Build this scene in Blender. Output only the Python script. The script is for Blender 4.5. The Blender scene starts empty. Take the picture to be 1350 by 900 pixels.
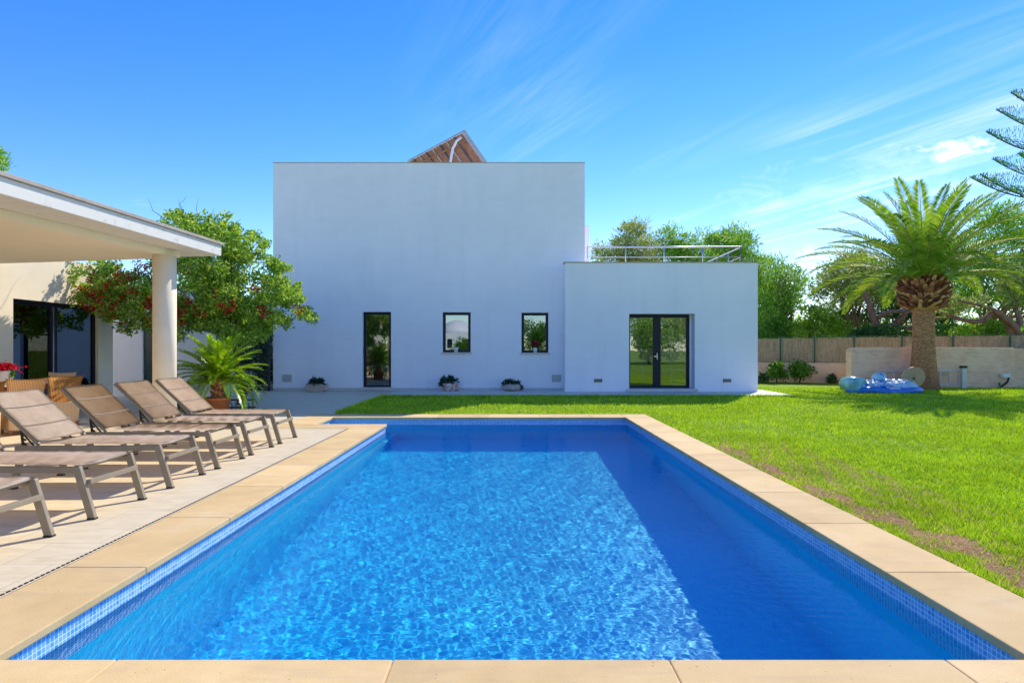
import bpy, bmesh, math, random
import numpy as np
from mathutils import Vector, Matrix, noise as mnoise

R = math.radians
PI = math.pi
scene = bpy.context.scene
COL = scene.collection
F = 800.0          # focal length in photo pixels (photo 1350 x 900)
H = 1.3            # eye height
HZ = 461.0         # horizon row


def at(x, y, D):
    """photo pixel + depth -> world point"""
    return Vector(((x - 675.0) / F * D, D, H - (y - HZ) / F * D))


def gx(x, D):
    return (x - 675.0) / F * D


# ------------------------------------------------------------------ objects
def tag(o, label=None, cat=None, group=None, kind=None):
    if label: o['label'] = label
    if cat: o['category'] = cat
    if group: o['group'] = group
    if kind: o['kind'] = kind
    return o


def empty(name, loc=(0, 0, 0), rz=0.0, label=None, cat=None, group=None):
    o = bpy.data.objects.new(name, None)
    o.empty_display_size = 0.2
    COL.objects.link(o)
    o.location = loc
    o.rotation_euler = (0, 0, rz)
    return tag(o, label, cat, group)


def obj(name, bm, mat, parent=None, smooth=False, bevel=0.0, segs=2):
    me = bpy.data.meshes.new(name)
    if isinstance(bm, bmesh.types.BMesh):
        bm.normal_update()
        bm.to_mesh(me)
        bm.free()
    else:
        me = bm
    o = bpy.data.objects.new(name, me)
    if mat is not None:
        if isinstance(mat, (list, tuple)):
            for m_ in mat: me.materials.append(m_)
        else:
            me.materials.append(mat)
    if smooth:
        me.polygons.foreach_set('use_smooth', [True] * len(me.polygons))
    COL.objects.link(o)
    if parent is not None: o.parent = parent
    if bevel > 0:
        b = o.modifiers.new('bevel', 'BEVEL')
        b.width = bevel
        b.segments = segs
        b.limit_method = 'ANGLE'
        b.angle_limit = R(40)
        b.harden_normals = False
    return o


def struct(name, bm, mat, **k):
    o = obj(name, bm, mat, **k)
    o['kind'] = 'structure'
    return o


def copy_tree(o, parent=None):
    c = o.copy()
    COL.objects.link(c)
    if parent is not None: c.parent = parent
    for ch in list(o.children):
        copy_tree(ch, c)
    return c


def new(): return bmesh.new()


def box(bm, x0, x1, y0, y1, z0, z1, mi=0):
    vs = [bm.verts.new(p) for p in ((x0, y0, z0), (x1, y0, z0), (x1, y1, z0), (x0, y1, z0),
                                    (x0, y0, z1), (x1, y0, z1), (x1, y1, z1), (x0, y1, z1))]
    fs = []
    for f in ((0, 3, 2, 1), (4, 5, 6, 7), (0, 1, 5, 4), (1, 2, 6, 5), (2, 3, 7, 6), (3, 0, 4, 7)):
        fc = bm.faces.new([vs[i] for i in f])
        fc.material_index = mi
        fs.append(fc)
    return vs


def beam(bm, a, b, w, h, up=(0, 0, 1)):
    """rectangular bar from a to b, w sideways, h along up"""
    a = Vector(a); b = Vector(b); d = (b - a).normalized(); u = Vector(up)
    s = d.cross(u)
    if s.length < 1e-5: s = d.cross(Vector((0, 1, 0)))
    s.normalize(); u = s.cross(d).normalized()
    vs = []
    for p in (a, b):
        for i, j in ((-1, -1), (1, -1), (1, 1), (-1, 1)):
            vs.append(bm.verts.new(p + s * (i * w / 2) + u * (j * h / 2)))
    for f in ((0, 1, 2, 3), (7, 6, 5, 4), (0, 4, 5, 1), (1, 5, 6, 2), (2, 6, 7, 3), (3, 7, 4, 0)):
        bm.faces.new([vs[i] for i in f])


def tube(bm, pts, radii, n=8, cap=True):
    pts = [Vector(p) for p in pts]
    if not hasattr(radii, '__len__'): radii = [radii] * len(pts)
    rings = []
    prev = None
    for i, p in enumerate(pts):
        t = (pts[min(i + 1, len(pts) - 1)] - pts[max(i - 1, 0)]).normalized()
        if prev is None:
            s = t.cross(Vector((0, 0, 1)))
            if s.length < 1e-3: s = t.cross(Vector((0, 1, 0)))
        else:
            s = prev - t * prev.dot(t)
        s.normalize(); prev = s
        u = t.cross(s)
        rings.append([bm.verts.new(p + (s * math.cos(k / n * 2 * PI) + u * math.sin(k / n * 2 * PI)) * radii[i]) for k in range(n)])
    for a, b in zip(rings, rings[1:]):
        for k in range(n):
            f = bm.faces.new((a[k], a[(k + 1) % n], b[(k + 1) % n], b[k]))
            f.smooth = True
    if cap:
        bm.faces.new(list(reversed(rings[0])))
        bm.faces.new(rings[-1])


def lathe(bm, prof, n=32, c=(0, 0, 0), cap=True):
    rings = []
    for r, z in prof:
        rings.append([bm.verts.new((c[0] + r * math.cos(k / n * 2 * PI), c[1] + r * math.sin(k / n * 2 * PI), c[2] + z)) for k in range(n)])
    for a, b in zip(rings, rings[1:]):
        for k in range(n):
            f = bm.faces.new((a[k], a[(k + 1) % n], b[(k + 1) % n], b[k]))
            f.smooth = True
    if cap:
        bm.faces.new(list(reversed(rings[0])))
        bm.faces.new(rings[-1])


def grid_wall(bm, axis, pos, u0, u1, z0, z1, holes, depth, out):
    """rectangular wall face with holes. axis 'y': face in XZ plane at y=pos; axis 'x': face in YZ plane at x=pos.
    depth: reveal goes 'depth' to the inside (sign = inside direction)."""
    us = sorted(set([u0, u1] + [h[0] for h in holes] + [h[1] for h in holes]))
    zs = sorted(set([z0, z1] + [h[2] for h in holes] + [h[3] for h in holes]))

    def V(u, z, d=0.0):
        return (u, pos + d, z) if axis == 'y' else (pos + d, u, z)
    cache = {}

    def vert(u, z, d=0.0):
        k = (round(u, 5), round(z, 5), round(d, 5))
        if k not in cache: cache[k] = bm.verts.new(V(u, z, d))
        return cache[k]
    for i in range(len(us) - 1):
        for j in range(len(zs) - 1):
            uc = (us[i] + us[i + 1]) / 2; zc = (zs[j] + zs[j + 1]) / 2
            if any(h[0] < uc < h[1] and h[2] < zc < h[3] for h in holes): continue
            bm.faces.new((vert(us[i], zs[j]), vert(us[i + 1], zs[j]), vert(us[i + 1], zs[j + 1]), vert(us[i], zs[j + 1])))
    for h in holes:
        c = [(h[0], h[2]), (h[1], h[2]), (h[1], h[3]), (h[0], h[3])]
        for k in range(4):
            a = c[k]; b = c[(k + 1) % 4]
            q = [bm.verts.new(V(a[0], a[1])), bm.verts.new(V(b[0], b[1])), bm.verts.new(V(b[0], b[1], depth)), bm.verts.new(V(a[0], a[1], depth))]
            bm.faces.new(q)


def np_mesh(name, verts, faces, mat, parent=None, smooth=False):
    me = bpy.data.meshes.new(name)
    n = len(verts); m = len(faces); k = faces.shape[1]
    me.vertices.add(n)
    me.vertices.foreach_set('co', np.ascontiguousarray(verts, dtype=np.float32).ravel())
    me.loops.add(m * k)
    me.loops.foreach_set('vertex_index', np.ascontiguousarray(faces, dtype=np.int32).ravel())
    me.polygons.add(m)
    me.polygons.foreach_set('loop_start', np.arange(0, m * k, k, dtype=np.int32))
    if smooth: me.polygons.foreach_set('use_smooth', np.ones(m, dtype=bool))
    me.update(calc_edges=True)
    me.validate()
    me.materials.append(mat)
    o = bpy.data.objects.new(name, me)
    COL.objects.link(o)
    if parent is not None: o.parent = parent
    return o


# ------------------------------------------------------------------ materials
def mat_new(name):
    m = bpy.data.materials.new(name)
    m.use_nodes = True
    nt = m.node_tree
    b = nt.nodes['Principled BSDF']
    return m, nt.nodes, nt.links, b


def mapping(N, L, coord='Object', scale=(1, 1, 1), rot=(0, 0, 0)):
    tc = N.new('ShaderNodeTexCoord')
    mp = N.new('ShaderNodeMapping')
    mp.inputs['Scale'].default_value = scale
    mp.inputs['Rotation'].default_value = rot
    L.new(tc.outputs[coord], mp.inputs['Vector'])
    return mp.outputs['Vector']


def noise_n(N, L, vec, scale, detail=4, rough=.55, dist=0.0):
    n = N.new('ShaderNodeTexNoise')
    n.inputs['Scale'].default_value = scale
    n.inputs['Detail'].default_value = detail
    n.inputs['Roughness'].default_value = rough
    n.inputs['Distortion'].default_value = dist
    L.new(vec, n.inputs['Vector'])
    return n.outputs['Fac']


def ramp(N, L, fac, stops):
    r = N.new('ShaderNodeValToRGB')
    el = r.color_ramp.elements
    while len(el) < len(stops): el.new(0.5)
    for e, (p, c) in zip(el, stops):
        e.position = p
        e.color = (c[0], c[1], c[2], 1) if hasattr(c, '__len__') else (c, c, c, 1)
    L.new(fac, r.inputs['Fac'])
    return r.outputs['Color']


def mixc(N, L, fac, a, b, mode='MIX'):
    m = N.new('ShaderNodeMix')
    m.data_type = 'RGBA'; m.blend_type = mode
    for key, v in ((0, fac), (6, a), (7, b)):
        if hasattr(v, 'links') or isinstance(v, bpy.types.NodeSocket): L.new(v, m.inputs[key])
        else: m.inputs[key].default_value = v if key == 0 else (v[0], v[1], v[2], 1)
    return m.outputs[2]


def mathn(N, L, op, a, b=None, c=None, clamp=False):
    m = N.new('ShaderNodeMath'); m.operation = op; m.use_clamp = clamp
    for i, v in enumerate((a, b, c)):
        if v is None: continue
        if isinstance(v, bpy.types.NodeSocket): L.new(v, m.inputs[i])
        else: m.inputs[i].default_value = v
    return m.outputs[0]


def bump(N, L, b, height, strength=.3, dist=.01, normal=None):
    bp = N.new('ShaderNodeBump')
    bp.inputs['Strength'].default_value = strength
    bp.inputs['Distance'].default_value = dist
    L.new(height, bp.inputs['Height'])
    if normal is not None: L.new(normal, bp.inputs['Normal'])
    if b is not None: L.new(bp.outputs['Normal'], b.inputs['Normal'])
    return bp.outputs['Normal']


def mat_basic(name, col, rough=.6, var=.12, scale=6.0, bumps=.15, bscale=60, bdist=.003, metal=0.0, spec=.5, coord='Object', stretch=(1, 1, 1)):
    m, N, L, b = mat_new(name)
    v = mapping(N, L, coord, stretch)
    f = noise_n(N, L, v, scale, 5, .6)
    lo = [max(0, c * (1 - var)) for c in col]; hi = [min(1, c * (1 + var)) for c in col]
    L.new(ramp(N, L, f, [(.3, lo), (.7, hi)]), b.inputs['Base Color'])
    b.inputs['Roughness'].default_value = rough
    b.inputs['Metallic'].default_value = metal
    b.inputs['Specular IOR Level'].default_value = spec
    if bumps: bump(N, L, b, noise_n(N, L, v, bscale, 4), bumps, bdist)
    return m


def mat_leaf(name, cols, trans=.35, rough=.5, patch=None, spec=.3):
    """per-leaf colour variation + large light and dark clumps"""
    m, N, L, b = mat_new(name)
    g = N.new('ShaderNodeNewGeometry')
    k = len(cols)
    c = ramp(N, L, g.outputs['Random Per Island'], [(i / max(1, k - 1), cc) for i, cc in enumerate(cols)])
    v = mapping(N, L)
    f = noise_n(N, L, v, 1.3, 3)
    hs = N.new('ShaderNodeHueSaturation')
    L.new(c, hs.inputs['Color'])
    L.new(mathn(N, L, 'MULTIPLY_ADD', f, .9, .55), hs.inputs['Value'])
    hs.inputs['Saturation'].default_value = 1.05
    c = hs.outputs['Color']
    L.new(c, b.inputs['Base Color'])
    b.inputs['Roughness'].default_value = rough
    b.inputs['Specular IOR Level'].default_value = spec
    t = N.new('ShaderNodeBsdfTranslucent')
    L.new(mixc(N, L, 1.0, c, (1.25, 1.2, .6), 'MULTIPLY'), t.inputs['Color'])
    mx = N.new('ShaderNodeMixShader')
    mx.inputs[0].default_value = trans
    L.new(b.outputs[0], mx.inputs[1]); L.new(t.outputs[0], mx.inputs[2])
    L.new(mx.outputs[0], N['Material Output'].inputs['Surface'])
    return m


M = {}


def make_materials():
    # white render
    m, N, L, b = mat_new('white_plaster')
    v = mapping(N, L)
    f1 = noise_n(N, L, v, .5, 5, .6)
    f2 = noise_n(N, L, mapping(N, L, 'Object', (2.2, 2.2, .25)), 1.6, 4, .6)
    c = ramp(N, L, f1, [(.3, (.85, .84, .86)), (.7, (.93, .91, .92))])
    c = mixc(N, L, mathn(N, L, 'MULTIPLY', ramp(N, L, f2, [(.5, 0), (.8, 1)]), .20), c, (.68, .67, .65))
    f4 = noise_n(N, L, mapping(N, L, 'Object', (.5, .5, 1.6)), 3.2, 6, .7, .8)
    c = mixc(N, L, mathn(N, L, 'MULTIPLY', ramp(N, L, f4, [(.48, 0), (.70, 1)]), .10), c, (.60, .58, .56))
    L.new(c, b.inputs['Base Color'])
    b.inputs['Roughness'].default_value = .9
    b.inputs['Specular IOR Level'].default_value = .15
    n1 = bump(N, L, None, noise_n(N, L, v, 2.2, 3), .5, .02)
    bump(N, L, b, noise_n(N, L, v, 90, 4, .65), .35, .004, n1)
    M['plaster'] = m
    # warmer render of the annex and porch
    M['warm'] = mat_basic('warm_plaster', (.90, .77, .58), .9, .07, 1.5, .3, 80, .004, spec=.15)
    M['cream'] = mat_basic('cream_ceiling', (.96, .86, .70), .85, .05, .8, .12, 60, .003, spec=.15)
    # fascia stained by weather
    m, N, L, b = mat_new('weathered_fascia')
    v = mapping(N, L)
    f = noise_n(N, L, v, 5, 6, .7, .4)
    f2 = noise_n(N, L, v, 28, 4, .7)
    st = mathn(N, L, 'MULTIPLY', ramp(N, L, f, [(.54, 0), (.66, 1)]), ramp(N, L, f2, [(.45, 0), (.6, 1)]))
    L.new(mixc(N, L, mathn(N, L, 'MULTIPLY', st, .6), (.78, .76, .71), (.34, .32, .29)), b.inputs['Base Color'])
    b.inputs['Roughness'].default_value = .9
    bump(N, L, b, f2, .25, .004)
    M['fascia'] = m
    M['column'] = mat_basic('column_plaster', (.86, .76, .60), .85, .06, 2.5, .35, 70, .004, spec=.15)
    M['capstone'] = mat_basic('grey_capping', (.42, .37, .32), .8, .15, 8)
    M['sill'] = mat_basic('stone_sill', (.62, .58, .52), .6, .1, 8)
    # frames
    M['frame'] = mat_basic('anthracite_frame', (.012, .014, .026), .42, .1, 6, .05, spec=.25)
    M['steel'] = mat_basic('brushed_steel', (.62, .62, .63), .3, .05, 6, .05, metal=.9)
    M['black'] = mat_basic('black_metal', (.015, .015, .017), .45, .1, 6, .05)
    M['vent'] = mat_basic('grey_vent', (.42, .45, .44), .5, .08, 10, .1)
    M['white_plastic'] = mat_basic('white_plastic', (.75, .76, .78), .4, .04, 10, 0)
    M['green_door'] = mat_basic('dark_green_paint', (.005, .055, .055), .35, .1, 6, .05)
    M['room'] = mat_basic('room_wall', (.75, .72, .60), .9, .1, 2, 0)
    M['room_floor'] = mat_basic('room_floor', (.30, .26, .20), .5, .1, 3, 0)
    # window glass: a clear coated pane, mirror share by angle
    m, N, L, b = mat_new('window_glass')
    tr = N.new('ShaderNodeBsdfTransparent'); tr.inputs['Color'].default_value = (.72, .78, .78, 1)
    gl = N.new('ShaderNodeBsdfGlossy'); gl.inputs['Roughness'].default_value = 0.0
    gl.inputs['Color'].default_value = (.80, .87, .95, 1)
    lw = N.new('ShaderNodeFresnel'); lw.inputs['IOR'].default_value = 1.9
    v = mapping(N, L)
    fac = mathn(N, L, 'MULTIPLY_ADD', lw.outputs[0], .9, .11, clamp=True)
    bp = bump(N, L, None, noise_n(N, L, v, 1.2, 2), .04, .02)
    L.new(bp, gl.inputs['Normal'])
    mx = N.new('ShaderNodeMixShader')
    L.new(fac, mx.inputs[0]); L.new(tr.outputs[0], mx.inputs[1]); L.new(gl.outputs[0], mx.inputs[2])
    L.new(mx.outputs[0], N['Material Output'].inputs['Surface'])
    M['glass'] = m
    # sandstone coping
    m, N, L, b = mat_new('sandstone_coping')
    v = mapping(N, L)
    g = N.new('ShaderNodeNewGeometry')
    f = noise_n(N, L, v, 1.8, 6, .65)
    f2 = noise_n(N, L, v, 140, 3, .7)
    c = ramp(N, L, f, [(.25, (.58, .39, .18)), (.5, (.75, .53, .26)), (.75, (.83, .64, .38))])
    c = mixc(N, L, .35, c, ramp(N, L, f2, [(.3, (.55, .36, .15)), (.7, (.88, .66, .34))]))
    f3 = noise_n(N, L, mapping(N, L, 'Object', (.6, 2.2, 1)), 2.5, 5, .7, .6)
    c = mixc(N, L, mathn(N, L, 'MULTIPLY', ramp(N, L, f3, [(.50, 0), (.72, 1)]), .45), c, (.52, .38, .24))
    vo = N.new('ShaderNodeTexVoronoi'); vo.inputs['Scale'].default_value = 26; L.new(v, vo.inputs['Vector'])
    pn = noise_n(N, L, v, 5, 2)
    pit = mathn(N, L, 'MULTIPLY', ramp(N, L, vo.outputs['Distance'], [(.06, 1), (.13, 0)]), ramp(N, L, pn, [(.52, 0), (.6, 1)]))
    c = mixc(N, L, mathn(N, L, 'MULTIPLY', pit, .75), c, (.30, .17, .08))
    hs = N.new('ShaderNodeHueSaturation'); L.new(c, hs.inputs['Color'])
    L.new(mathn(N, L, 'MULTIPLY_ADD', g.outputs['Random Per Island'], .20, .87), hs.inputs['Value'])
    L.new(hs.outputs[0], b.inputs['Base Color'])
    b.inputs['Roughness'].default_value = .85
    b.inputs['Specular IOR Level'].default_value = .2
    n1 = bump(N, L, None, f2, .4, .003)
    bump(N, L, b, mathn(N, L, 'SUBTRACT', 1.0, pit), .5, .004, n1)
    M['coping'] = m
    M['joint'] = mat_basic('mortar_joint', (.62, .45, .25), .95, .2, 20)
    # terrace tiles
    m, N, L, b = mat_new('terrace_tiles')
    v = mapping(N, L)
    br = N.new('ShaderNodeTexBrick')
    br.offset = .5; br.offset_frequency = 2
    br.inputs['Scale'].default_value = 1.0
    br.inputs['Mortar Size'].default_value = .003
    br.inputs['Mortar Smooth'].default_value = .2
    br.inputs['Bias'].default_value = 0
    br.inputs['Brick Width'].default_value = .62
    br.inputs['Row Height'].default_value = .41
    br.inputs['Color1'].default_value = (.76, .64, .43, 1)
    br.inputs['Color2'].default_value = (.68, .56, .37, 1)
    br.inputs['Mortar'].default_value = (.44, .38, .30, 1)
    L.new(v, br.inputs['Vector'])
    f = noise_n(N, L, mapping(N, L, 'Object', (1, 3.5, 1)), 3.0, 6, .65, .6)
    c = mixc(N, L, .7, br.outputs['Color'], ramp(N, L, f, [(.25, (.56, .44, .27)), (.5, (.72, .60, .40)), (.8, (.82, .72, .53))]), 'MIX')
    mort = mathn(N, L, 'MULTIPLY', br.outputs['Fac'], .8)
    c = mixc(N, L, mort, c, (.42, .35, .27))
    L.new(c, b.inputs['Base Color'])
    b.inputs['Roughness'].default_value = .55
    b.inputs['Specular IOR Level'].default_value = .3
    n1 = bump(N, L, None, mathn(N, L, 'SUBTRACT', 1.0, br.outputs['Fac']), .5, .003)
    bump(N, L, b, f, .2, .004, n1)
    M['terrace'] = m
    # path
    M['path'] = mat_basic('path_stone', (.64, .60, .54), .7, .08, 2.5, .3, 60, .003)
    M['soil'] = mat_basic('bare_soil', (.36, .20, .10), .95, .3, 9, .8, 60, .01)
    # lawn sheet
    m, N, L, b = mat_new('lawn_turf')
    v = mapping(N, L)
    f = noise_n(N, L, v, .35, 5, .6)
    f2 = noise_n(N, L, v, 3.0, 5, .7)
    f3 = noise_n(N, L, v, 45, 4, .8)
    c = ramp(N, L, f, [(.3, (.17, .33, .03)), (.55, (.27, .44, .035)), (.8, (.36, .50, .06))])
    c = mixc(N, L, mathn(N, L, 'MULTIPLY', ramp(N, L, f2, [(.45, 0), (.75, 1)]), .45), c, (.34, .40, .08))
    c = mixc(N, L, .5, c, ramp(N, L, f3, [(.3, (.07, .16, .01)), (.7, (.38, .52, .04))]))
    sxz = N.new('ShaderNodeSeparateXYZ'); L.new(v, sxz.inputs[0])
    # bare earth strip beside the coping
    edge = mathn(N, L, 'MULTIPLY', mathn(N, L, 'SUBTRACT', 3.15, sxz.outputs[0]), 2.2, clamp=True)
    inx = mathn(N, L, 'GREATER_THAN', sxz.outputs[0], 2.6)
    ylim = mathn(N, L, 'LESS_THAN', sxz.outputs[1], 8.5)
    fd_ = noise_n(N, L, v, 1.6, 5, .65)
    msk = mathn(N, L, 'MULTIPLY', mathn(N, L, 'MULTIPLY', edge, inx), mathn(N, L, 'MULTIPLY', ylim, ramp(N, L, fd_, [(.42, 0), (.56, 1)])))
    c = mixc(N, L, msk, c, ramp(N, L, f3, [(.3, (.30, .15, .07)), (.7, (.58, .38, .20))]))
    L.new(c, b.inputs['Base Color'])
    b.inputs['Roughness'].default_value = .95
    b.inputs['Specular IOR Level'].default_value = .1
    bump(N, L, b, f3, .8, .03)
    M['lawn'] = m
    M['blade'] = mat_leaf('grass_blade', [(0.184, 0.345, 0.017), (0.355, 0.558, 0.028), (0.481, 0.664, 0.041), (0.651, 0.730, 0.138), (0.312, 0.531, 0.028)], .35, .6)
    M['straw'] = mat_leaf('dry_straw', [(.48, .25, .12), (.66, .44, .25), (.74, .56, .36), (.50, .30, .15)], .2, .8)
    # pool mosaic
    m, N, L, b = mat_new('pool_mosaic')
    tc = N.new('ShaderNodeTexCoord')
    br = N.new('ShaderNodeTexBrick')
    br.offset = 0
    br.inputs['Scale'].default_value = 1.0
    br.inputs['Brick Width'].default_value = .027
    br.inputs['Row Height'].default_value = .027
    br.inputs['Mortar Size'].default_value = .0013
    br.inputs['Mortar Smooth'].default_value = .1
    br.inputs['Color1'].default_value = (.0, .57, 1.0, 1)
    br.inputs['Color2'].default_value = (.004, .71, 1.0, 1)
    br.inputs['Mortar'].default_value = (.08, .74, 1.0, 1)
    L.new(tc.outputs['UV'], br.inputs['Vector'])
    # paler mixed tiles in the top courses
    b2 = N.new('ShaderNodeTexBrick')
    b2.offset = 0
    for k_, v_ in (('Scale', 1.0), ('Brick Width', .027), ('Row Height', .027), ('Mortar Size', .0019), ('Mortar Smooth', .1), ('Color1', (.05, .32, .72, 1)), ('Color2', (.28, .52, .86, 1)), ('Mortar', (.85, .92, .96, 1))):
        b2.inputs[k_].default_value = v_
    L.new(tc.outputs['UV'], b2.inputs['Vector'])
    sz = N.new('ShaderNodeSeparateXYZ'); L.new(tc.outputs['Object'], sz.inputs[0])
    L.new(mixc(N, L, mathn(N, L, 'GREATER_THAN', sz.outputs[2], -.324), br.outputs['Color'], b2.outputs['Color']), b.inputs['Base Color'])
    b.inputs['Roughness'].default_value = .35
    M['mosaic'] = m
    # water
    m, N, L, b = mat_new('pool_water')
    N.remove(b)
    gl = N.new('ShaderNodeBsdfRefraction')
    gl.inputs['IOR'].default_value = 1.2
    gl.inputs['Roughness'].default_value = 0.0
    gl.inputs['Color'].default_value = (.97, .99, 1, 1)
    gs = N.new('ShaderNodeBsdfGlossy'); gs.inputs['Roughness'].default_value = 0.0
    fr = N.new('ShaderNodeFresnel'); fr.inputs['IOR'].default_value = 1.333
    mx = N.new('ShaderNodeMixShader')
    L.new(mathn(N, L, 'MULTIPLY', fr.outputs[0], .35), mx.inputs[0])
    L.new(gl.outputs[0], mx.inputs[1]); L.new(gs.outputs[0], mx.inputs[2])
    L.new(mx.outputs[0], N['Material Output'].inputs['Surface'])
    M['water'] = m
    # lounger
    M['taupe'] = mat_basic('taupe_aluminium', (.30, .245, .17), .5, .10, 12, .12, 150, .002, spec=.4)
    m, N, L, b = mat_new('taupe_sling')
    v = mapping(N, L)
    f = noise_n(N, L, v, 4, 6, .7)
    ck = N.new('ShaderNodeTexChecker'); ck.inputs['Scale'].default_value = 260; L.new(v, ck.inputs['Vector'])
    c = ramp(N, L, f, [(.3, (.60, .48, .36)), (.5, (.76, .62, .48)), (.75, (.86, .75, .62))])
    L.new(mixc(N, L, .10, c, ck.outputs['Color'], 'MULTIPLY'), b.inputs['Base Color'])
    b.inputs['Roughness'].default_value = .8
    n1 = bump(N, L, None, noise_n(N, L, mapping(N, L, 'Object', (1.5, .5, 1)), 7, 3), .12, .012)
    bump(N, L, b, ck.outputs['Fac'], .1, .001, n1)
    t = N.new('ShaderNodeBsdfTranslucent'); L.new(c, t.inputs['Color'])
    mx = N.new('ShaderNodeMixShader'); mx.inputs[0].default_value = .3
    L.new(b.outputs[0], mx.inputs[1]); L.new(t.outputs[0], mx.inputs[2])
    L.new(mx.outputs[0], N['Material Output'].inputs['Surface'])
    M['sling'] = m
    M['seam'] = mat_basic('sling_seam', (.27, .21, .16), .8, .1, 10, 0)
    # wicker
    m, N, L, b = mat_new('honey_wicker')
    v = mapping(N, L)
    w1 = N.new('ShaderNodeTexWave'); w1.bands_direction = 'Y'; w1.inputs['Scale'].default_value = 16; L.new(v, w1.inputs['Vector'])
    w1.inputs['Distortion'].default_value = .5
    w2 = N.new('ShaderNodeTexWave'); w2.bands_direction = 'Z'; w2.inputs['Scale'].default_value = 32; L.new(v, w2.inputs['Vector'])
    h = mathn(N, L, 'MULTIPLY', w1.outputs['Fac'], w2.outputs['Fac'])
    h = mathn(N, L, 'ADD', h, w1.outputs['Fac'])
    L.new(ramp(N, L, h, [(.1, (.60, .34, .13)), (.6, (.82, .57, .30)), (1, (.92, .68, .42))]), b.inputs['Base Color'])
    b.inputs['Roughness'].default_value = .6
    bump(N, L, b, h, .5, .006)
    M['wicker'] = m
    M['wood'] = mat_basic('warm_wood', (.30, .10, .04), .5, .3, 5, .2, 40, .003, stretch=(1, 8, 8))
    M['tabletop'] = mat_basic('stone_tabletop', (.52, .47, .42), .4, .1, 8)
    M['terracotta'] = mat_basic('terracotta', (.62, .20, .075), .8, .12, 9, .2, 60, .003)
    M['trough'] = mat_basic('pale_stone_trough', (.52, .43, .34), .9, .2, 14, .8, 30, .02)
    M['pot_soil'] = mat_basic('potting_soil', (.05, .035, .025), .95, .3, 30, .5)
    # red/white marbled pot
    m, N, L, b = mat_new('flaking_red_pot')
    f = noise_n(N, L, mapping(N, L), 9, 5, .7, 1)
    L.new(ramp(N, L, f, [(.44, (.72, .70, .66)), (.5, (.60, .45, .38)), (.55, (.52, .11, .05)), (.7, (.7, .66, .62))]), b.inputs['Base Color'])
    b.inputs['Roughness'].default_value = .7
    M['redpot'] = m
    # leaves
    M['leaf_boug'] = mat_leaf('climber_leaf', [(0.083, 0.220, 0.025), (0.201, 0.399, 0.051), (0.355, 0.553, 0.089), (0.498, 0.644, 0.164), (0.178, 0.361, 0.051), (0.616, 0.644, 0.177)], .42, .5)
    M['leaf_red'] = mat_leaf('red_flower', [(.22, .012, .02), (.48, .03, .03), (.60, .06, .05), (.34, .03, .05)], .3, .6)
    M['leaf_dark'] = mat_leaf('dark_leaf', [(0.022, 0.080, 0.019), (0.054, 0.144, 0.032), (0.090, 0.192, 0.048)], .2, .5)
    M['leaf_succ'] = mat_leaf('succulent_leaf', [(.02, .05, .035), (.04, .09, .055), (.06, .12, .07)], .1, .4)
    M['leaf_pine'] = mat_leaf('pine_needles', [(0.073, 0.206, 0.037), (0.156, 0.356, 0.050), (0.311, 0.545, 0.085), (0.497, 0.675, 0.135), (0.186, 0.375, 0.050)], .35, .6)
    M['leaf_pine2'] = mat_leaf('pale_pine_needles', [(0.128, 0.202, 0.065), (0.238, 0.326, 0.101), (0.402, 0.465, 0.158), (0.585, 0.589, 0.230), (0.219, 0.294, 0.086)], .3, .6)
    M['leaf_lime'] = mat_leaf('bright_shrub_leaf', [(0.111, 0.257, 0.026), (0.223, 0.421, 0.039), (0.347, 0.515, 0.078), (0.445, 0.538, 0.130)], .4, .5)
    M['leaf_hedge'] = mat_leaf('shrub_leaf', [(0.067, 0.195, 0.030), (0.134, 0.300, 0.038), (0.218, 0.405, 0.060)], .3, .5)
    M['frond'] = mat_leaf('palm_leaflet', [(0.107, 0.253, 0.025), (0.214, 0.403, 0.044), (0.357, 0.517, 0.075), (0.500, 0.575, 0.150), (0.143, 0.311, 0.037)], .26, .6, spec=.15)
    M['cycad'] = mat_leaf('cycad_leaflet', [(0.123, 0.308, 0.017), (0.234, 0.462, 0.022), (0.370, 0.550, 0.044), (0.493, 0.605, 0.099)], .35, .35, spec=.5)
    M['arauc'] = mat_leaf('araucaria_needle', [(0.068, 0.204, 0.066), (0.124, 0.306, 0.091), (0.192, 0.408, 0.123)], .2, .6)
    M['rachis'] = mat_basic('frond_stem', (.42, .36, .10), .5, .2, 5, 0)
    M['rachis_g'] = mat_basic('green_stem', (.22, .30, .05), .5, .2, 5, 0)
    M['bark'] = mat_basic('pine_bark', (.30, .16, .11), .95, .35, 6, .8, 18, .04, stretch=(1, 1, .4))
    M['bark_dark'] = mat_basic('dark_bark', (.085, .06, .045), .95, .3, 8, .8, 25, .03, stretch=(1, 1, .4))
    # palm trunk
    m, N, L, b = mat_new('palm_bark')
    v = mapping(N, L, 'Object', (1, 1, 1))
    f = noise_n(N, L, mapping(N, L, 'Object', (1, 1, 3.0)), 9, 6, .75)
    c = ramp(N, L, f, [(.32, (.11, .045, .022)), (.45, (.36, .165, .075)), (.58, (.58, .30, .14)), (.75, (.78, .49, .27))])
    sz = N.new('ShaderNodeSeparateXYZ'); L.new(v, sz.inputs[0])
    c = mixc(N, L, ramp(N, L, mathn(N, L, 'DIVIDE', sz.outputs[2], 2.6), [(.0, .75), (.35, 0)]), c, (.20, .10, .055))
    L.new(c, b.inputs['Base Color'])
    b.inputs['Roughness'].default_value = .95
    bump(N, L, b, f, .8, .03)
    M['palm_bark'] = m
    m, N, L, b = mat_new('palm_boot')
    g = N.new('ShaderNodeNewGeometry')
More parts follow.
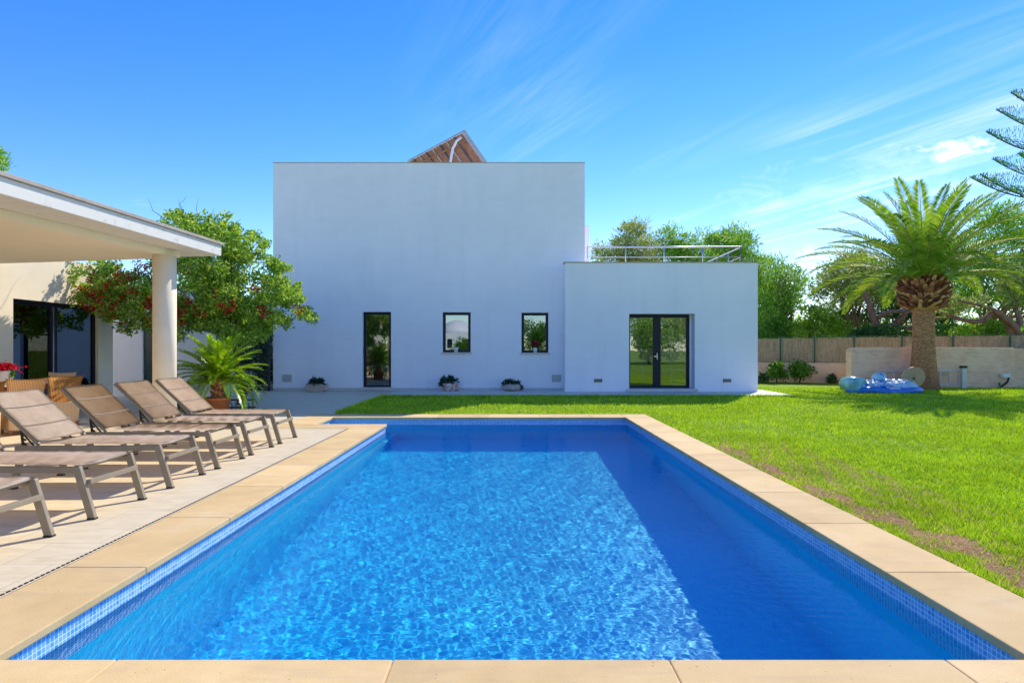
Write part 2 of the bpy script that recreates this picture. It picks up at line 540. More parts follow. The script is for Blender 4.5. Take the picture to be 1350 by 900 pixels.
    L.new(ramp(N, L, g.outputs['Random Per Island'], [(0, (.10, .03, .02)), (.45, (.30, .09, .05)), (.7, (.55, .24, .11)), (1, (.80, .52, .27))]), b.inputs['Base Color'])
    b.inputs['Roughness'].default_value = .85
    bump(N, L, b, noise_n(N, L, mapping(N, L), 50, 4), .5, .01)
    M['boot'] = m
    # reed fence
    m, N, L, b = mat_new('dry_reed')
    v = mapping(N, L, 'Object', (1, 1, .06))
    f = noise_n(N, L, v, 30, 3, .8)
    f2 = noise_n(N, L, mapping(N, L), 1.2, 5, .7)
    f3 = noise_n(N, L, mapping(N, L), 14, 4, .8)
    c = ramp(N, L, f, [(.3, (.15, .10, .06)), (.5, (.52, .36, .22)), (.7, (.80, .58, .38))])
    c = mixc(N, L, .4, c, ramp(N, L, f2, [(.3, (.32, .23, .15)), (.7, (.68, .54, .36))]))
    c = mixc(N, L, .35, c, ramp(N, L, f3, [(.35, (.08, .06, .04)), (.6, (.5, .42, .3))]))
    L.new(c, b.inputs['Base Color'])
    b.inputs['Roughness'].default_value = .95
    bump(N, L, b, f, .9, .03)
    M['reed'] = m
    # old garden wall
    m, N, L, b = mat_new('weathered_garden_wall')
    v = mapping(N, L)
    f = noise_n(N, L, v, 1.0, 6, .7)
    f2 = noise_n(N, L, mapping(N, L, 'Object', (1, 1, 5)), 2.0, 5, .7, .5)
    c = ramp(N, L, f, [(.3, (.74, .44, .30)), (.5, (.93, .60, .42)), (.75, (.97, .74, .56))])
    c = mixc(N, L, mathn(N, L, 'MULTIPLY', ramp(N, L, f2, [(.5, 0), (.75, 1)]), .5), c, (.30, .22, .18))
    L.new(c, b.inputs['Base Color'])
    b.inputs['Roughness'].default_value = .95
    bump(N, L, b, noise_n(N, L, v, 30, 5), .6, .01)
    M['oldwall'] = m
    M['postgreen'] = mat_basic('green_post', (.045, .14, .075), .6, .1, 6, 0)
    M['solarback'] = mat_basic('brown_backing', (.33, .145, .075), .75, .35, 6, .3, 40, .005)
    M['solarrib'] = mat_basic('aluminium_edge', (.45, .44, .42), .45, .05, 6, 0, metal=.4)
    M['solarframe'] = mat_basic('dull_collector_frame', (.10, .11, .13), .5, .1, 6, 0)
    m, N, L, b = mat_new('inflatable_vinyl')
    f = noise_n(N, L, mapping(N, L), 3.2, 4, .6, 1.2)
    c = ramp(N, L, f, [(.32, (.01, .09, .48)), (.42, (.03, .26, .70)), (.45, (.80, .88, .92)), (.52, (.10, .55, .65)), (.57, (.75, .82, .92)), (.66, (.35, .50, .85)), (.72, (.02, .20, .65))])
    L.new(c, b.inputs['Base Color'])
    b.inputs['Roughness'].default_value = .3
    M['vinyl'] = m
    M['vinyl_blue'] = mat_basic('blue_vinyl', (.03, .20, .66), .3, .3, 6, .1)
    M['vinyl_teal'] = mat_basic('teal_vinyl', (.22, .52, .55), .35, .45, 5, .1)
    M['ply'] = mat_basic('round_plywood', (.52, .36, .23), .8, .12, 8, .2)
    M['whitemetal'] = mat_basic('white_painted_metal', (.62, .60, .62), .5, .08, 6, 0)
    M['blue_frame'] = mat_basic('blue_frame', (.08, .42, .92), .4, .1, 6, 0)
    M['sofa'] = mat_basic('dark_brown_leather', (.05, .03, .022), .5, .2, 6, .2)
    M['canvas'] = mat_basic('white_canvas', (.72, .70, .66), .85, .06, 3, .2)
    M['curtain'] = mat_basic('cream_curtain', (.80, .70, .42), .9, .05, 6, 0)
    M['petal_soft'] = mat_leaf('geranium_petal', [(0.385, 0.010, 0.030), (0.546, 0.030, 0.060), (0.434, 0.020, 0.040)], .3, .6)


make_materials()

# ------------------------------------------------------------------ camera, sun, sky
cam = bpy.data.cameras.new('camera')
cam.sensor_width = 36
cam.lens = 36 * F / 1350
cam.shift_y = 11 / 1350
cam.clip_start = .05
cam.clip_end = 2000
co = bpy.data.objects.new('camera', cam)
COL.objects.link(co)
co.location = (0, 0, H)
co.rotation_euler = (R(90), 0, 0)
scene.camera = co

SUN = Vector((.62, 1.033, 1.0)).normalized()
sl = bpy.data.lights.new('sun', 'SUN')
sl.energy = 2.7
sl.angle = R(.5)
sl.color = (1.0, .925, .77)
so = bpy.data.objects.new('sun', sl)
COL.objects.link(so)
so.rotation_euler = SUN.to_track_quat('Z', 'Y').to_euler()
so.location = (10, 15, 20)

w = bpy.data.worlds.new('World')
scene.world = w
w.use_nodes = True
WN, WL = w.node_tree.nodes, w.node_tree.links
for n in list(WN): WN.remove(n)
wo = WN.new('ShaderNodeOutputWorld')
bg = WN.new('ShaderNodeBackground')
sky = WN.new('ShaderNodeTexSky')
sky.sky_type = 'NISHITA'
sky.sun_disc = False
sky.sun_elevation = math.asin(SUN.z)
sky.sun_rotation = math.atan2(SUN.x, SUN.y)
sky.altitude = 50
sky.air_density = 1.0
sky.dust_density = .0
sky.ozone_density = 3.0
hs = WN.new('ShaderNodeHueSaturation')
hs.inputs['Saturation'].default_value = 1.36
hs.inputs['Value'].default_value = 1.0
hs.inputs['Hue'].default_value = .517
WL.new(sky.outputs[0], hs.inputs['Color'])
tc = WN.new('ShaderNodeTexCoord')
sx = WN.new('ShaderNodeSeparateXYZ')
WL.new(tc.outputs['Generated'], sx.inputs[0])
X, Y, Z = sx.outputs
zc = mathn(WN, WL, 'MAXIMUM', Z, .02)
zc = mathn(WN, WL, 'ADD', zc, .06)
px = mathn(WN, WL, 'DIVIDE', X, zc)
py = mathn(WN, WL, 'DIVIDE', Y, zc)
ca, sa = math.cos(R(27)), math.sin(R(27))
# u along the streak (azimuth -27 deg), v across
u = mathn(WN, WL, 'ADD', mathn(WN, WL, 'MULTIPLY', px, -sa), mathn(WN, WL, 'MULTIPLY', py, ca))
v = mathn(WN, WL, 'ADD', mathn(WN, WL, 'MULTIPLY', px, ca), mathn(WN, WL, 'MULTIPLY', py, sa))
cb = WN.new('ShaderNodeCombineXYZ')
WL.new(mathn(WN, WL, 'MULTIPLY', u, .30), cb.inputs[0])
WL.new(mathn(WN, WL, 'MULTIPLY', v, 3.0), cb.inputs[1])
n1 = noise_n(WN, WL, cb.outputs[0], 1.9, 8, .68, .7)
cb2 = WN.new('ShaderNodeCombineXYZ')
WL.new(mathn(WN, WL, 'MULTIPLY', u, .5), cb2.inputs[0])
WL.new(v, cb2.inputs[1]); cb2.inputs[2].default_value = 3.7
n2 = noise_n(WN, WL, cb2.outputs[0], .75, 3, .5)
streak = ramp(WN, WL, n1, [(.42, 0), (.74, 1)])
mask = ramp(WN, WL, n2, [(.42, 0), (.66, 1)])
# more cirrus to the right (+X) and low down
rightness = mathn(WN, WL, 'MULTIPLY_ADD', X, 1.3, .24, clamp=True)
cir = mathn(WN, WL, 'MULTIPLY', mathn(WN, WL, 'MULTIPLY', streak, mask), rightness)
cir = mathn(WN, WL, 'MULTIPLY', cir, .85)
# small cumulus puffs at fixed sky directions


def puff(px_, py_, rx, rz, seed, amt):
    d = Vector(((px_ - 675) / F, 1, (HZ - py_) / F)).normalized()
    right = Vector((d.y, -d.x, 0)).normalized()
    up = right.cross(d).normalized()
    def dot(vec):
        n = WN.new('ShaderNodeVectorMath'); n.operation = 'DOT_PRODUCT'
        WL.new(tc.outputs['Generated'], n.inputs[0]); n.inputs[1].default_value = vec
        return n.outputs['Value']
    a = mathn(WN, WL, 'DIVIDE', dot(right), rx)
    b_ = mathn(WN, WL, 'DIVIDE', dot(up), rz)
    r2 = mathn(WN, WL, 'ADD', mathn(WN, WL, 'MULTIPLY', a, a), mathn(WN, WL, 'MULTIPLY', b_, b_))
    mp = WN.new('ShaderNodeMapping'); mp.inputs['Location'].default_value = (seed, seed, 0)
    mp.inputs['Scale'].default_value = (1, 1, 2.2)
    WL.new(tc.outputs['Generated'], mp.inputs[0])
    nn = noise_n(WN, WL, mp.outputs[0], 16, 7, .68, .9)
    val = mathn(WN, WL, 'SUBTRACT', mathn(WN, WL, 'MULTIPLY_ADD', nn, 5.5, -2.35), r2)
    front = mathn(WN, WL, 'GREATER_THAN', dot(d), 0)
    return mathn(WN, WL, 'MULTIPLY', mathn(WN, WL, 'MULTIPLY', mathn(WN, WL, 'MULTIPLY', val, .8, clamp=True), front), amt)


tot = cir
for p in ((1275, 190, .066, .024, 1.3, 1.0), (1036, 329, .016, .007, 2.1, 1.0), (1085, 345, .10, .030, 4.4, .55), (190, 268, .03, .012, 6.1, .22),
          (1130, 240, .26, .055, 8.8, .16), (1200, 385, .12, .03, 5.3, .5)):
    tot = mathn(WN, WL, 'ADD', tot, puff(*p), clamp=True)
# milky low sky
low = mathn(WN, WL, 'MULTIPLY', mathn(WN, WL, 'POWER', mathn(WN, WL, 'SUBTRACT', 1.0, mathn(WN, WL, 'MAXIMUM', Z, 0.0)), 7.0), .28)
tot = mathn(WN, WL, 'ADD', tot, mathn(WN, WL, 'MULTIPLY', low, rightness), clamp=True)
cloudcol = (5.9, 6.2, 6.8)
mc = mixc(WN, WL, tot, hs.outputs[0], cloudcol)
WL.new(mc, bg.inputs['Color'])
bg.inputs['Strength'].default_value = .118
WL.new(bg.outputs[0], wo.inputs['Surface'])

scene.view_settings.view_transform = 'Standard'
scene.view_settings.look = 'None'
scene.view_settings.exposure = 1.06
scene.view_settings.gamma = 1
scene.view_settings.use_curve_mapping = False

cy = scene.cycles
cy.use_denoising = True
cy.max_bounces = 8
cy.diffuse_bounces = 4
cy.glossy_bounces = 4
cy.transmission_bounces = 6
cy.transparent_max_bounces = 12
cy.caustics_reflective = False
cy.caustics_refractive = True
cy.sample_clamp_indirect = 6
cy.blur_glossy = .3
scene.render.engine = 'CYCLES'

# ------------------------------------------------------------------ pool, coping, terrace, lawn
PX = 2.22
PY0, PY1 = 2.525, 11.73
AX, AY = -3.49, 10.64        # alcove
WZ = -.15                    # water level
GZ = -.02                    # lawn level
FZ = -1.40


def uv_box(me):
    uv = me.uv_layers.new(name='UVMap')
    for p in me.polygons:
        n = p.normal
        for li in p.loop_indices:
            c = me.vertices[me.loops[li].vertex_index].co
            if abs(n.z) > .5: uv.data[li].uv = (c.x, c.y)
            elif abs(n.x) > .5: uv.data[li].uv = (c.y, c.z)
            else: uv.data[li].uv = (c.x, c.z)


bm = new()
ol = [(-PX, PY0), (PX, PY0), (PX, PY1), (AX, PY1), (AX, AY), (-PX, AY)]
top = -.046
for i in range(len(ol)):
    a = ol[i]; b_ = ol[(i + 1) % len(ol)]
    bm.faces.new([bm.verts.new((a[0], a[1], top)), bm.verts.new((b_[0], b_[1], top)), bm.verts.new((b_[0], b_[1], FZ)), bm.verts.new((a[0], a[1], FZ))])
bm.faces.new([bm.verts.new((-PX, PY0, FZ)), bm.verts.new((PX, PY0, FZ)), bm.verts.new((PX, PY1, FZ)), bm.verts.new((-PX, PY1, FZ))])
# entry steps in the alcove
for k in range(3):
    z = -.40 - .28 * k
    x0 = AX + .42 * k
    vs = [(x0, AY), (min(x0 + .42, -PX) if k < 2 else -PX + .001, AY)]
    xe = vs[1][0]
    q = [bm.verts.new((x0, AY, z)), bm.verts.new((xe, AY, z)), bm.verts.new((xe, PY1, z)), bm.verts.new((x0, PY1, z))]
    bm.faces.new(q)
    q = [bm.verts.new((xe, AY, z)), bm.verts.new((xe, PY1, z)), bm.verts.new((xe, PY1, z - .28 if k < 2 else FZ)), bm.verts.new((xe, AY, z - .28 if k < 2 else FZ))]
    bm.faces.new(q)
bmesh.ops.recalc_face_normals(bm, faces=bm.faces)
basin = struct('pool_basin', bm, M['mosaic'])
uv_box(basin.data)

# water: a rippled sheet


def water_sheet():
    st = .0092
    rects = [(-PX, PX, PY0, PY1), (AX, -PX, AY, PY1)]
    allv, allf, off = [], [], 0
    for (x0, x1, y0, y1) in rects:
        nx = int((x1 - x0) / st) + 1; ny = int((y1 - y0) / st) + 1
        gx_, gy_ = np.meshgrid(np.linspace(x0, x1, nx), np.linspace(y0, y1, ny))
        allv.append((gx_.ravel(), gy_.ravel()))
        idx = (np.arange(nx * ny).reshape(ny, nx)) + off
        allf.append(np.stack([idx[:-1, :-1].ravel(), idx[:-1, 1:].ravel(), idx[1:, 1:].ravel(), idx[1:, :-1].ravel()], 1))
        off += nx * ny
    x = np.concatenate([a[0] for a in allv]); y = np.concatenate([a[1] for a in allv])
    rng = np.random.default_rng(5)
    z = np.zeros_like(x)
    NW = 60
    for k in range(NW):
        lam = .036 * (1.05 ** k) if k < 36 else rng.uniform(.038, .10)
        ang = rng.normal(1.25, .95)
        ph = rng.uniform(0, 2 * PI)
        kk = 2 * PI / lam
        wx = x + .05 * np.sin(2.1 * y + 1.3 * k); wy = y + .05 * np.sin(2.7 * x + .7 * k)
        slope = .0044 if lam < .11 else .0026
        mod = 1 + .5 * np.sin(.9 * x + 1.7 * k) * np.sin(.8 * y + k)
        z += slope / kk * mod * np.sin(kk * (wx * math.cos(ang) + wy * math.sin(ang)) + ph)
    return np.stack([x, y, z + WZ], 1), np.concatenate(allf)


wv, wf = water_sheet()
water = np_mesh('pool_water', wv, wf, M['water'], smooth=True)
tag(water, kind='structure')
water.cycles.is_caustics_caster = True
basin.cycles.is_caustics_receiver = True
sl.cycles.is_caustics_light = True


# coping slabs: one mesh, slabs with open joints
def coping():
    bm = new()
    g = .003
    T = .045
    rnd = random.Random(3)

    def slab(x0, x1, y0, y1):
        box(bm, x0 + g / 2, x1 - g / 2, y0 + g / 2, y1 - g / 2, -T, 0)
    W = .47
    O = .03  # nosing over the water

    def run(a, b, step, fixed, axis, js=None):
        cuts = [a]
        while cuts[-1] + step * 1.4 < b: cuts.append(cuts[-1] + step)
        cuts.append(b)
        for c0, c1 in zip(cuts, cuts[1:]):
            if axis == 'y': slab(fixed[0], fixed[1], c0, c1)
            else: slab(c0, c1, fixed[0], fixed[1])
    # near side, in two courses
    run(-5.4 - 1.15 + .33 - .08, 5.3, 1.16, (1.95, PY0 + O), 'x')
    # right side
    run(PY0 + O, 12.28, 1.0, (PX - O, PX + W), 'y')
    # left side up to the notch
    run(PY0 + O, 10.06, 1.08, (-PX - W, -PX + O), 'y')
    # round the alcove
    run(-4.04, -PX + O, .98, (10.06, AY - 0 + O * 0 + .0), 'x')
    slab(-4.04, AX + O, AY, 12.28)
    run(AX + O, PX - O, 1.0, (PY1 - O, 12.28), 'x')
    return bm


bm = coping()
cop = struct('pool_coping', bm, M['coping'], bevel=.007, segs=2)
# bed below the slabs shows in the joints
bm = new()
e = .035
for r in ((-6.2, 5.3, 1.96, PY0 - e + .03), (PX + e - .03, PX + .46, PY0 + .03, 12.27), (-PX - .46, -PX - e + .03, PY0 + .03, 10.05),
          (-4.03, -PX - .005, 10.07, AY - .01), (-4.03, AX - .005, AY + .01, 12.27), (AX + .03, PX - .03, PY1 + .005, 12.27)):
    box(bm, r[0], r[1], r[2], r[3], -.12, -.006)
struct('mortar_bed', bm, M['joint'])


def rects(name, rs, z, mat, cut=None):
    bm = new()
    for (x0, x1, y0, y1) in rs:
        bm.faces.new([bm.verts.new((x0, y0, z)), bm.verts.new((x1, y0, z)), bm.verts.new((x1, y1, z)), bm.verts.new((x0, y1, z))])
    return struct(name, bm, mat)


BIG = 600
LX = -3.59  # left edge of far lawn
# ground: one sheet to the horizon with the pool cut out
rects('lawn', [(-BIG, BIG, -BIG, 1.9), (-BIG, -4.1, 1.9, 12.3), (-4.1, -PX - .3, 1.9, AY - .3), (PX + .3, BIG, 1.9, 12.3), (-BIG, BIG, 12.0 + .3, BIG)], GZ - .03, M['lawn'])
# close lawn sheets: one level, a little above
rects('turf', [(PX + .465, 40, -12, 12.285), (LX, 40, 12.285, 16.9), (8.0, 40, 16.9, 26)], GZ, M['lawn'])
# terrace paving
rects('terrace', [(-16, -PX - .475, -12, 10.055), (-16, -4.045, 10.055, 12.285), (-16, LX, 12.285, 19.6), (-PX - .475, 5.3, -12, 1.945)], -.004, M['terrace'])
bm = new()
box(bm, LX, 8.0, 16.9, 19.5, -.1, .018)
struct('path', bm, M['path'], bevel=.006)

# drainage slot along the left coping
bm = new()
yy = 1.9
while yy < 10.0:
    box(bm, -PX - .500, -PX - .489, yy, yy + .022, -.004, .0015)
    yy += .04
struct('drain_slots', bm, M['black'])

# ------------------------------------------------------------------ grass


def blades(name, x, y, h, wd, lean, mat, z0=GZ, flat=1.0):
    n = len(x)
    rng = np.random.default_rng(len(x))
    a = rng.uniform(0, 2 * PI, n)
    b = rng.uniform(0, 2 * PI, n)
    sx_ = np.cos(a) * wd / 2; sy_ = np.sin(a) * wd / 2
    lx = np.cos(b) * lean * h; ly = np.sin(b) * lean * h
    V = np.zeros((n, 3, 3))
    V[:, 0] = np.stack([x - sx_, y - sy_, np.full(n, z0)], 1)
    V[:, 1] = np.stack([x + sx_, y + sy_, np.full(n, z0)], 1)
    V[:, 2] = np.stack([x + lx, y + ly, z0 + h * flat], 1)
    return np_mesh(name, V.reshape(-1, 3), np.arange(n * 3).reshape(-1, 3), mat)


rng = np.random.default_rng(11)
dry = [(3.02, 3.3, .30, .55), (2.98, 4.1, .25, .35), (2.90, 4.75, .2, .3), (2.86, 5.5, .16, .35), (2.84, 6.6, .13, .5), (3.5, 3.6, .2, .12), (2.86, 7.8, .1, .4)]


def dry_at(x, y):
    d = np.zeros_like(x)
    for (cx, cy_, rx, ry) in dry:
        d = np.maximum(d, 1 - ((x - cx) / (rx * .95)) ** 2 - ((y - cy_) / (ry * 1.35)) ** 2)
    return d + .45 * np.sin(x * 17 + y * 5) * np.sin(y * 13 - x * 6) - .1


xs, ys = [], []
n = 620000
y = 2.4 * (21 / 2.4) ** rng.uniform(0, 1, n)
x = rng.uniform(-.35, 1.0, n) * y
ok = (((x > PX + .475) & (y < 12.29)) | ((y > 12.29) & (y < 16.88) & (x > LX + .01)) | ((x > 8.02) & (y >= 16.88)))
ok &= ~((x > 11.5) & (y > 20.8))
dd = dry_at(x, y) + rng.normal(0, .4, n)
ok &= dd < .12
# looser, browner turf in places
pt = np.sin(x * 1.3 + 2) * np.sin(y * .9 + x * .4) + .5 * np.sin(x * 3.1 + y * 2.3)
ok &= rng.uniform(-1.6, 1.6, n) < pt + 1.1
x, y = x[ok], y[ok]
hh = rng.uniform(.018, .042, len(x)) * (1 + .04 * y) * (1 + .35 * np.sin(x * 2.1) * np.sin(y * 1.7))
ww = .0035 + .0011 * y
gr = blades('grass', x, y, hh, ww, rng.uniform(.2, 1.0, len(x)), M['blade'])
tag(gr, 'short bright green lawn grass beside the pool', 'grass', kind='stuff')
# long tufts at the lawn's back edge by the path
n = 9000
x = rng.uniform(LX, 8, n); y = 16.88 - np.abs(rng.normal(0, .05, n))
x2 = LX + np.abs(rng.normal(0, .03, 2500)); y2 = rng.uniform(12.3, 16.9, 2500)
x = np.concatenate([x, x2]); y = np.concatenate([y, y2])
g2 = blades('edge_grass', x, y, rng.uniform(.05, .12, len(x)), np.full(len(x), .014), rng.uniform(.1, .6, len(x)), M['blade'])
tag(g2, 'longer uncut grass along the edge of the path', 'grass', kind='stuff')
n = 190000
x = rng.uniform(2.70, 3.9, n); y = rng.uniform(2.4, 8.6, n)
ok = dry_at(x, y) + rng.normal(0, .35, n) > .12
x, y = x[ok], y[ok]
st = blades('dry_grass', x, y, rng.uniform(.02, .06, len(x)), np.full(len(x), .004), rng.uniform(.8, 1.8, len(x)), M['straw'], flat=.35)
tag(st, 'patches of dry brown straw along the right coping', 'dry grass', kind='stuff')
# ------------------------------------------------------------------ house
D1, D2 = 19.4, 18.6
house = empty('house', (0, D1, 0), 0, 'large white cubic two storey house with a lower flat roofed wing beyond the pool', 'house')
HX0, HX1, HT = gx(360, D1), gx(771, D1), at(0, 215, D1).z
BX0, BX1, BT = gx(745, D2), gx(999, D2), at(0, 346.5, D2).z


def hy(v): return v - D1  # local y


def px_hole(x0, x1, y0, y1, D):
    a = at(x0, y0, D); b = at(x1, y1, D)
    return (a.x, b.x, max(b.z, .03), a.z)


door1 = px_hole(478, 515.5, 411, 511.5, D1)
winA = px_hole(583.5, 620.5, 411.5, 464.5, D1)
winB = px_hole(687.5, 723, 412, 465, D1)
dbl = px_hole(829.5, 916, 413.5, 513.5, D2)

bm = new()
grid_wall(bm, 'y', hy(D1), HX0, HX1, -.1, HT, [door1, winA, winB], .30, 1)
# sides, back and roof of the tall block
HB = 29.0
def quad(bm, pts): bm.faces.new([bm.verts.new(p) for p in pts])
quad(bm, [(HX0, 0, -.1), (HX0, hy(HB), -.1), (HX0, hy(HB), HT), (HX0, 0, HT)])
quad(bm, [(HX1, 0, -.1), (HX1, hy(HB), -.1), (HX1, hy(HB), HT), (HX1, 0, HT)])
quad(bm, [(HX0, hy(HB), -.1), (HX1, hy(HB), -.1), (HX1, hy(HB), HT), (HX0, hy(HB), HT)])
# parapet thickness and roof deck
quad(bm, [(HX0, 0, HT), (HX1, 0, HT), (HX1, .25, HT), (HX0, .25, HT)])
quad(bm, [(HX0, .25, HT), (HX1, .25, HT), (HX1, .25, HT - .6), (HX0, .25, HT - .6)])
quad(bm, [(HX0, .25, HT - .6), (HX1, .25, HT - .6), (HX1, hy(HB), HT - .6), (HX0, hy(HB), HT - .6)])
bmesh.ops.recalc_face_normals(bm, faces=bm.faces)
obj('wall', bm, M['plaster'], house)
bm = new()
grid_wall(bm, 'y', hy(D2), BX0, BX1, -.1, BT, [dbl], .45, 1)
quad(bm, [(BX0, hy(D2), -.1), (BX0, -.003, -.1), (BX0, -.003, BT), (BX0, hy(D2), BT)])
grid_wall(bm, 'x', BX1, hy(D2), hy(28), -.1, BT, [(.9, 3.9, .5, 2.3)], -.3, 1)  # unseen side opening, added to let sunlight into the wing room
quad(bm, [(HX1 + .01, hy(28), -.1), (BX1, hy(28), -.1), (BX1, hy(28), BT), (HX1 + .01, hy(28), BT)])
quad(bm, [(BX0, hy(D2), BT), (BX1, hy(D2), BT), (BX1, hy(28), BT), (BX0, hy(28), BT)])
bmesh.ops.recalc_face_normals(bm, faces=bm.faces)
o = obj('wing_wall', bm, M['plaster'], house)
bm = new()
box(bm, BX0 - .04, BX1 + .03, hy(D2) - .03, hy(D2) + .32, BT, BT + .03)
box(bm, BX1 - .32, BX1 + .03, hy(D2) + .32, hy(28), BT, BT + .03)
obj('coping_strip', bm, M['capstone'], house)
bm = new()
box(bm, HX0 - .01, HX1 + .01, -.012, .26, HT, HT + .022)
obj('coping_strip', bm, M['capstone'], house)
# plinth line
bm = new()
box(bm, HX0 + .01, door1[0] - .05, -.02, -.002, .0, .085)
box(bm, door1[1] + .05, BX0 - .01, -.02, -.002, .0, .085)
obj('skirting', bm, M['sill'], house)
# rooms behind the openings
bm = new()
x0, x1, y0, y1, z0, z1 = HX0 + .3, HX1 - .3, .31, 5.3, .02, 2.9
quad(bm, [(x0, y0, z0), (x1, y0, z0), (x1, y1, z0), (x0, y1, z0)])
quad(bm, [(x0, y0, z1), (x1, y0, z1), (x1, y1, z1), (x0, y1, z1)])
quad(bm, [(x0, y1, z0), (x1, y1, z0), (x1, y1, z1), (x0, y1, z1)])
for xx in (x0, -2.9, 0.0, x1):
    quad(bm, [(xx, y0, z0), (xx, y1, z0), (xx, y1, z1), (xx, y0, z1)])
obj('interior', bm, M['room'], house)
bm = new()
x0, x1, y0, y1 = BX0 + .4, BX1 - .3, hy(D2) + .46, 4.6
x0 = max(x0, HX1 + .05)
quad(bm, [(x0, y0, z0), (x1, y0, z0), (x1, y1, z0), (x0, y1, z0)])
quad(bm, [(x0, y0, 2.7), (x1, y0, 2.7), (x1, y1, 2.7), (x0, y1, 2.7)])
quad(bm, [(x0, y1, z0), (x1, y1, z0), (x1, y1, 2.7), (x0, y1, 2.7)])
quad(bm, [(x0, y0, z0), (x0, y1, z0), (x0, y1, 2.7), (x0, y0, 2.7)])
grid_wall(bm, 'x', x1, y0, y1, z0, 2.7, [(.9, 3.9, .5, 2.3)], .001, 1)  # matching hole for the added side opening that lights the room
obj('interior', bm, M['room'], house)


def framed(name, hole, yl, parent, fw=.075, mull=(), label=None, sill=True, fwb=None):
    x0, x1, z0, z1 = hole
    x0 += .002; x1 -= .002; z1 -= .002
    bm = new()
    fwb = fwb or fw
    box(bm, x0, x0 + fw, yl, yl + .07, z0, z1)
    box(bm, x1 - fw, x1, yl, yl + .07, z0, z1)
    box(bm, x0 + fw, x1 - fw, yl, yl + .07, z1 - fw, z1)
    box(bm, x0 + fw, x1 - fw, yl, yl + .07, z0, z0 + fwb)
    for mx, mw in mull:
        box(bm, mx - mw / 2, mx + mw / 2, yl, yl + .07, z0 + fwb, z1 - fw)
    o = obj(name, bm, M['frame'], parent, bevel=.006)
    if label: o['label'] = label
    bm = new()
    edges = [x0 + fw] + [e for mx, mw in mull for e in (mx - mw / 2, mx + mw / 2)] + [x1 - fw]
    for a, b in zip(edges[0::2], edges[1::2]):
        box(bm, a, b, yl + .03, yl + .036, z0 + fwb, z1 - fw)
    obj('pane', bm, M['glass'], o)
    return o


d1 = framed('door', door1, .13, house, .085, label='narrow dark framed glass door')
bm = new(); box(bm, door1[0] + .03, door1[0] + .05, .06, .13, 1.15, 1.32); box(bm, door1[0] + .02, door1[0] + .14, .05, .07, 1.22, 1.25)
obj('handle', bm, M['black'], d1)
wA = framed('window', winA, .10, house, .085, label='small dark framed window with a white flowerpot')
wB = framed('window', winB, .10, house, .085, label='small dark framed window with a red flowering pot')
for wo_, hl in ((wA, winA), (wB, winB)):
    bm = new(); box(bm, hl[0] - .05, hl[1] + .05, -.06, .10, hl[2] - .05, hl[2] + .004)
    obj('sill', bm, M['sill'], wo_, bevel=.006)
bm = new(); box(bm, door1[0] - .08, door1[1] + .08, -.06, .13, .02, door1[2] + .03)
obj('threshold', bm, M['sill'], d1)
# double door sits deep in its reveal
yd = hy(D2) + .36
dd_ = (gx(829.5, D2) , gx(909, D2 + .36), dbl[2], dbl[3] - .0)
d2 = framed('double_door', dd_, yd, house, .10, mull=((gx(866, D2 + .36), .24),), label='dark framed double glass door')
bm = new(); box(bm, gx(909, D2 + .36), dbl[1], yd + .02, yd + .09, dbl[2], dbl[3])
obj('infill', bm, M['plaster'], d2)
bm = new(); box(bm, dbl[0] - .08, dbl[1] + .08, hy(D2) - .05, yd, .02, dbl[2] + .03)
obj('threshold', bm, M['sill'], d2)
bm = new(); box(bm, gx(866, D2 + .36) - .01, gx(866, D2 + .36) + .01, yd - .05, yd, 1.0, 1.2); box(bm, gx(866, D2 + .36) - .1, gx(866, D2 + .36) + .01, yd - .06, yd - .04, 1.08, 1.11)
obj('handle', bm, M['steel'], d2)


def plate(name, px_, py_, w, h, D, mat, slats=0, label=None):
    c = at(px_, py_, D)
    bm = new()
    hw, hh_ = w / F * D / 2, h / F * D / 2
    yl = hy(D)
    box(bm, c.x - hw, c.x + hw, yl - .018, yl - .002, c.z - hh_, c.z + hh_)
    o = obj(name, bm, mat, house, bevel=.003)
    if label: o['label'] = label
    if slats:
        bm = new()
        for i in range(slats):
            z = c.z - hh_ * .75 + i * (hh_ * 1.5 / max(1, slats - 1))
            box(bm, c.x - hw * .85, c.x + hw * .85, yl - .026, yl - .019, z - .008, z + .006)
        obj('slat', bm, M['vent'] if mat is not M['vent'] else M['sill'], o)
    return o


plate('vent', 378.5, 498.5, 12, 9.5, D1, M['vent'], 5)
plate('vent', 733.5, 498.5, 12, 9.5, D1, M['vent'], 5)
for px_, D in ((671, D1), (788.5, D2), (958.5, D2)):
    plate('wall_light', px_, 501.5, 10.5, 4.6, D, M['black'], 3)

# chimney
bm = new(); cx = gx(774.5, 24); box(bm, gx(770, 24), gx(777, 24), hy(24), hy(24.3), BT, at(0, 297, 24).z)
obj('chimney', bm, M['plaster'], house)


# railing
def railing(parent, path, z0, z1, n_between, mat, post=.03, end_skip=False):
    for a, b, k in path:
        a = Vector(a); b = Vector(b)
        bm = new()
        tube(bm, [(a.x, a.y, z1), (b.x, b.y, z1)], .026, 8)
        obj('handrail', bm, mat, parent)
        bm = new()
        tube(bm, [(a.x, a.y, z0 + (z1 - z0) * .5), (b.x, b.y, z0 + (z1 - z0) * .5)], .014, 6)
        obj('midrail', bm, mat, parent)
        for i in range(k + 1):
            p = a.lerp(b, i / k)
            bm = new()
            tube(bm, [(p.x, p.y, z0), (p.x, p.y, z1)], .018, 6)
            obj('post', bm, mat, parent)


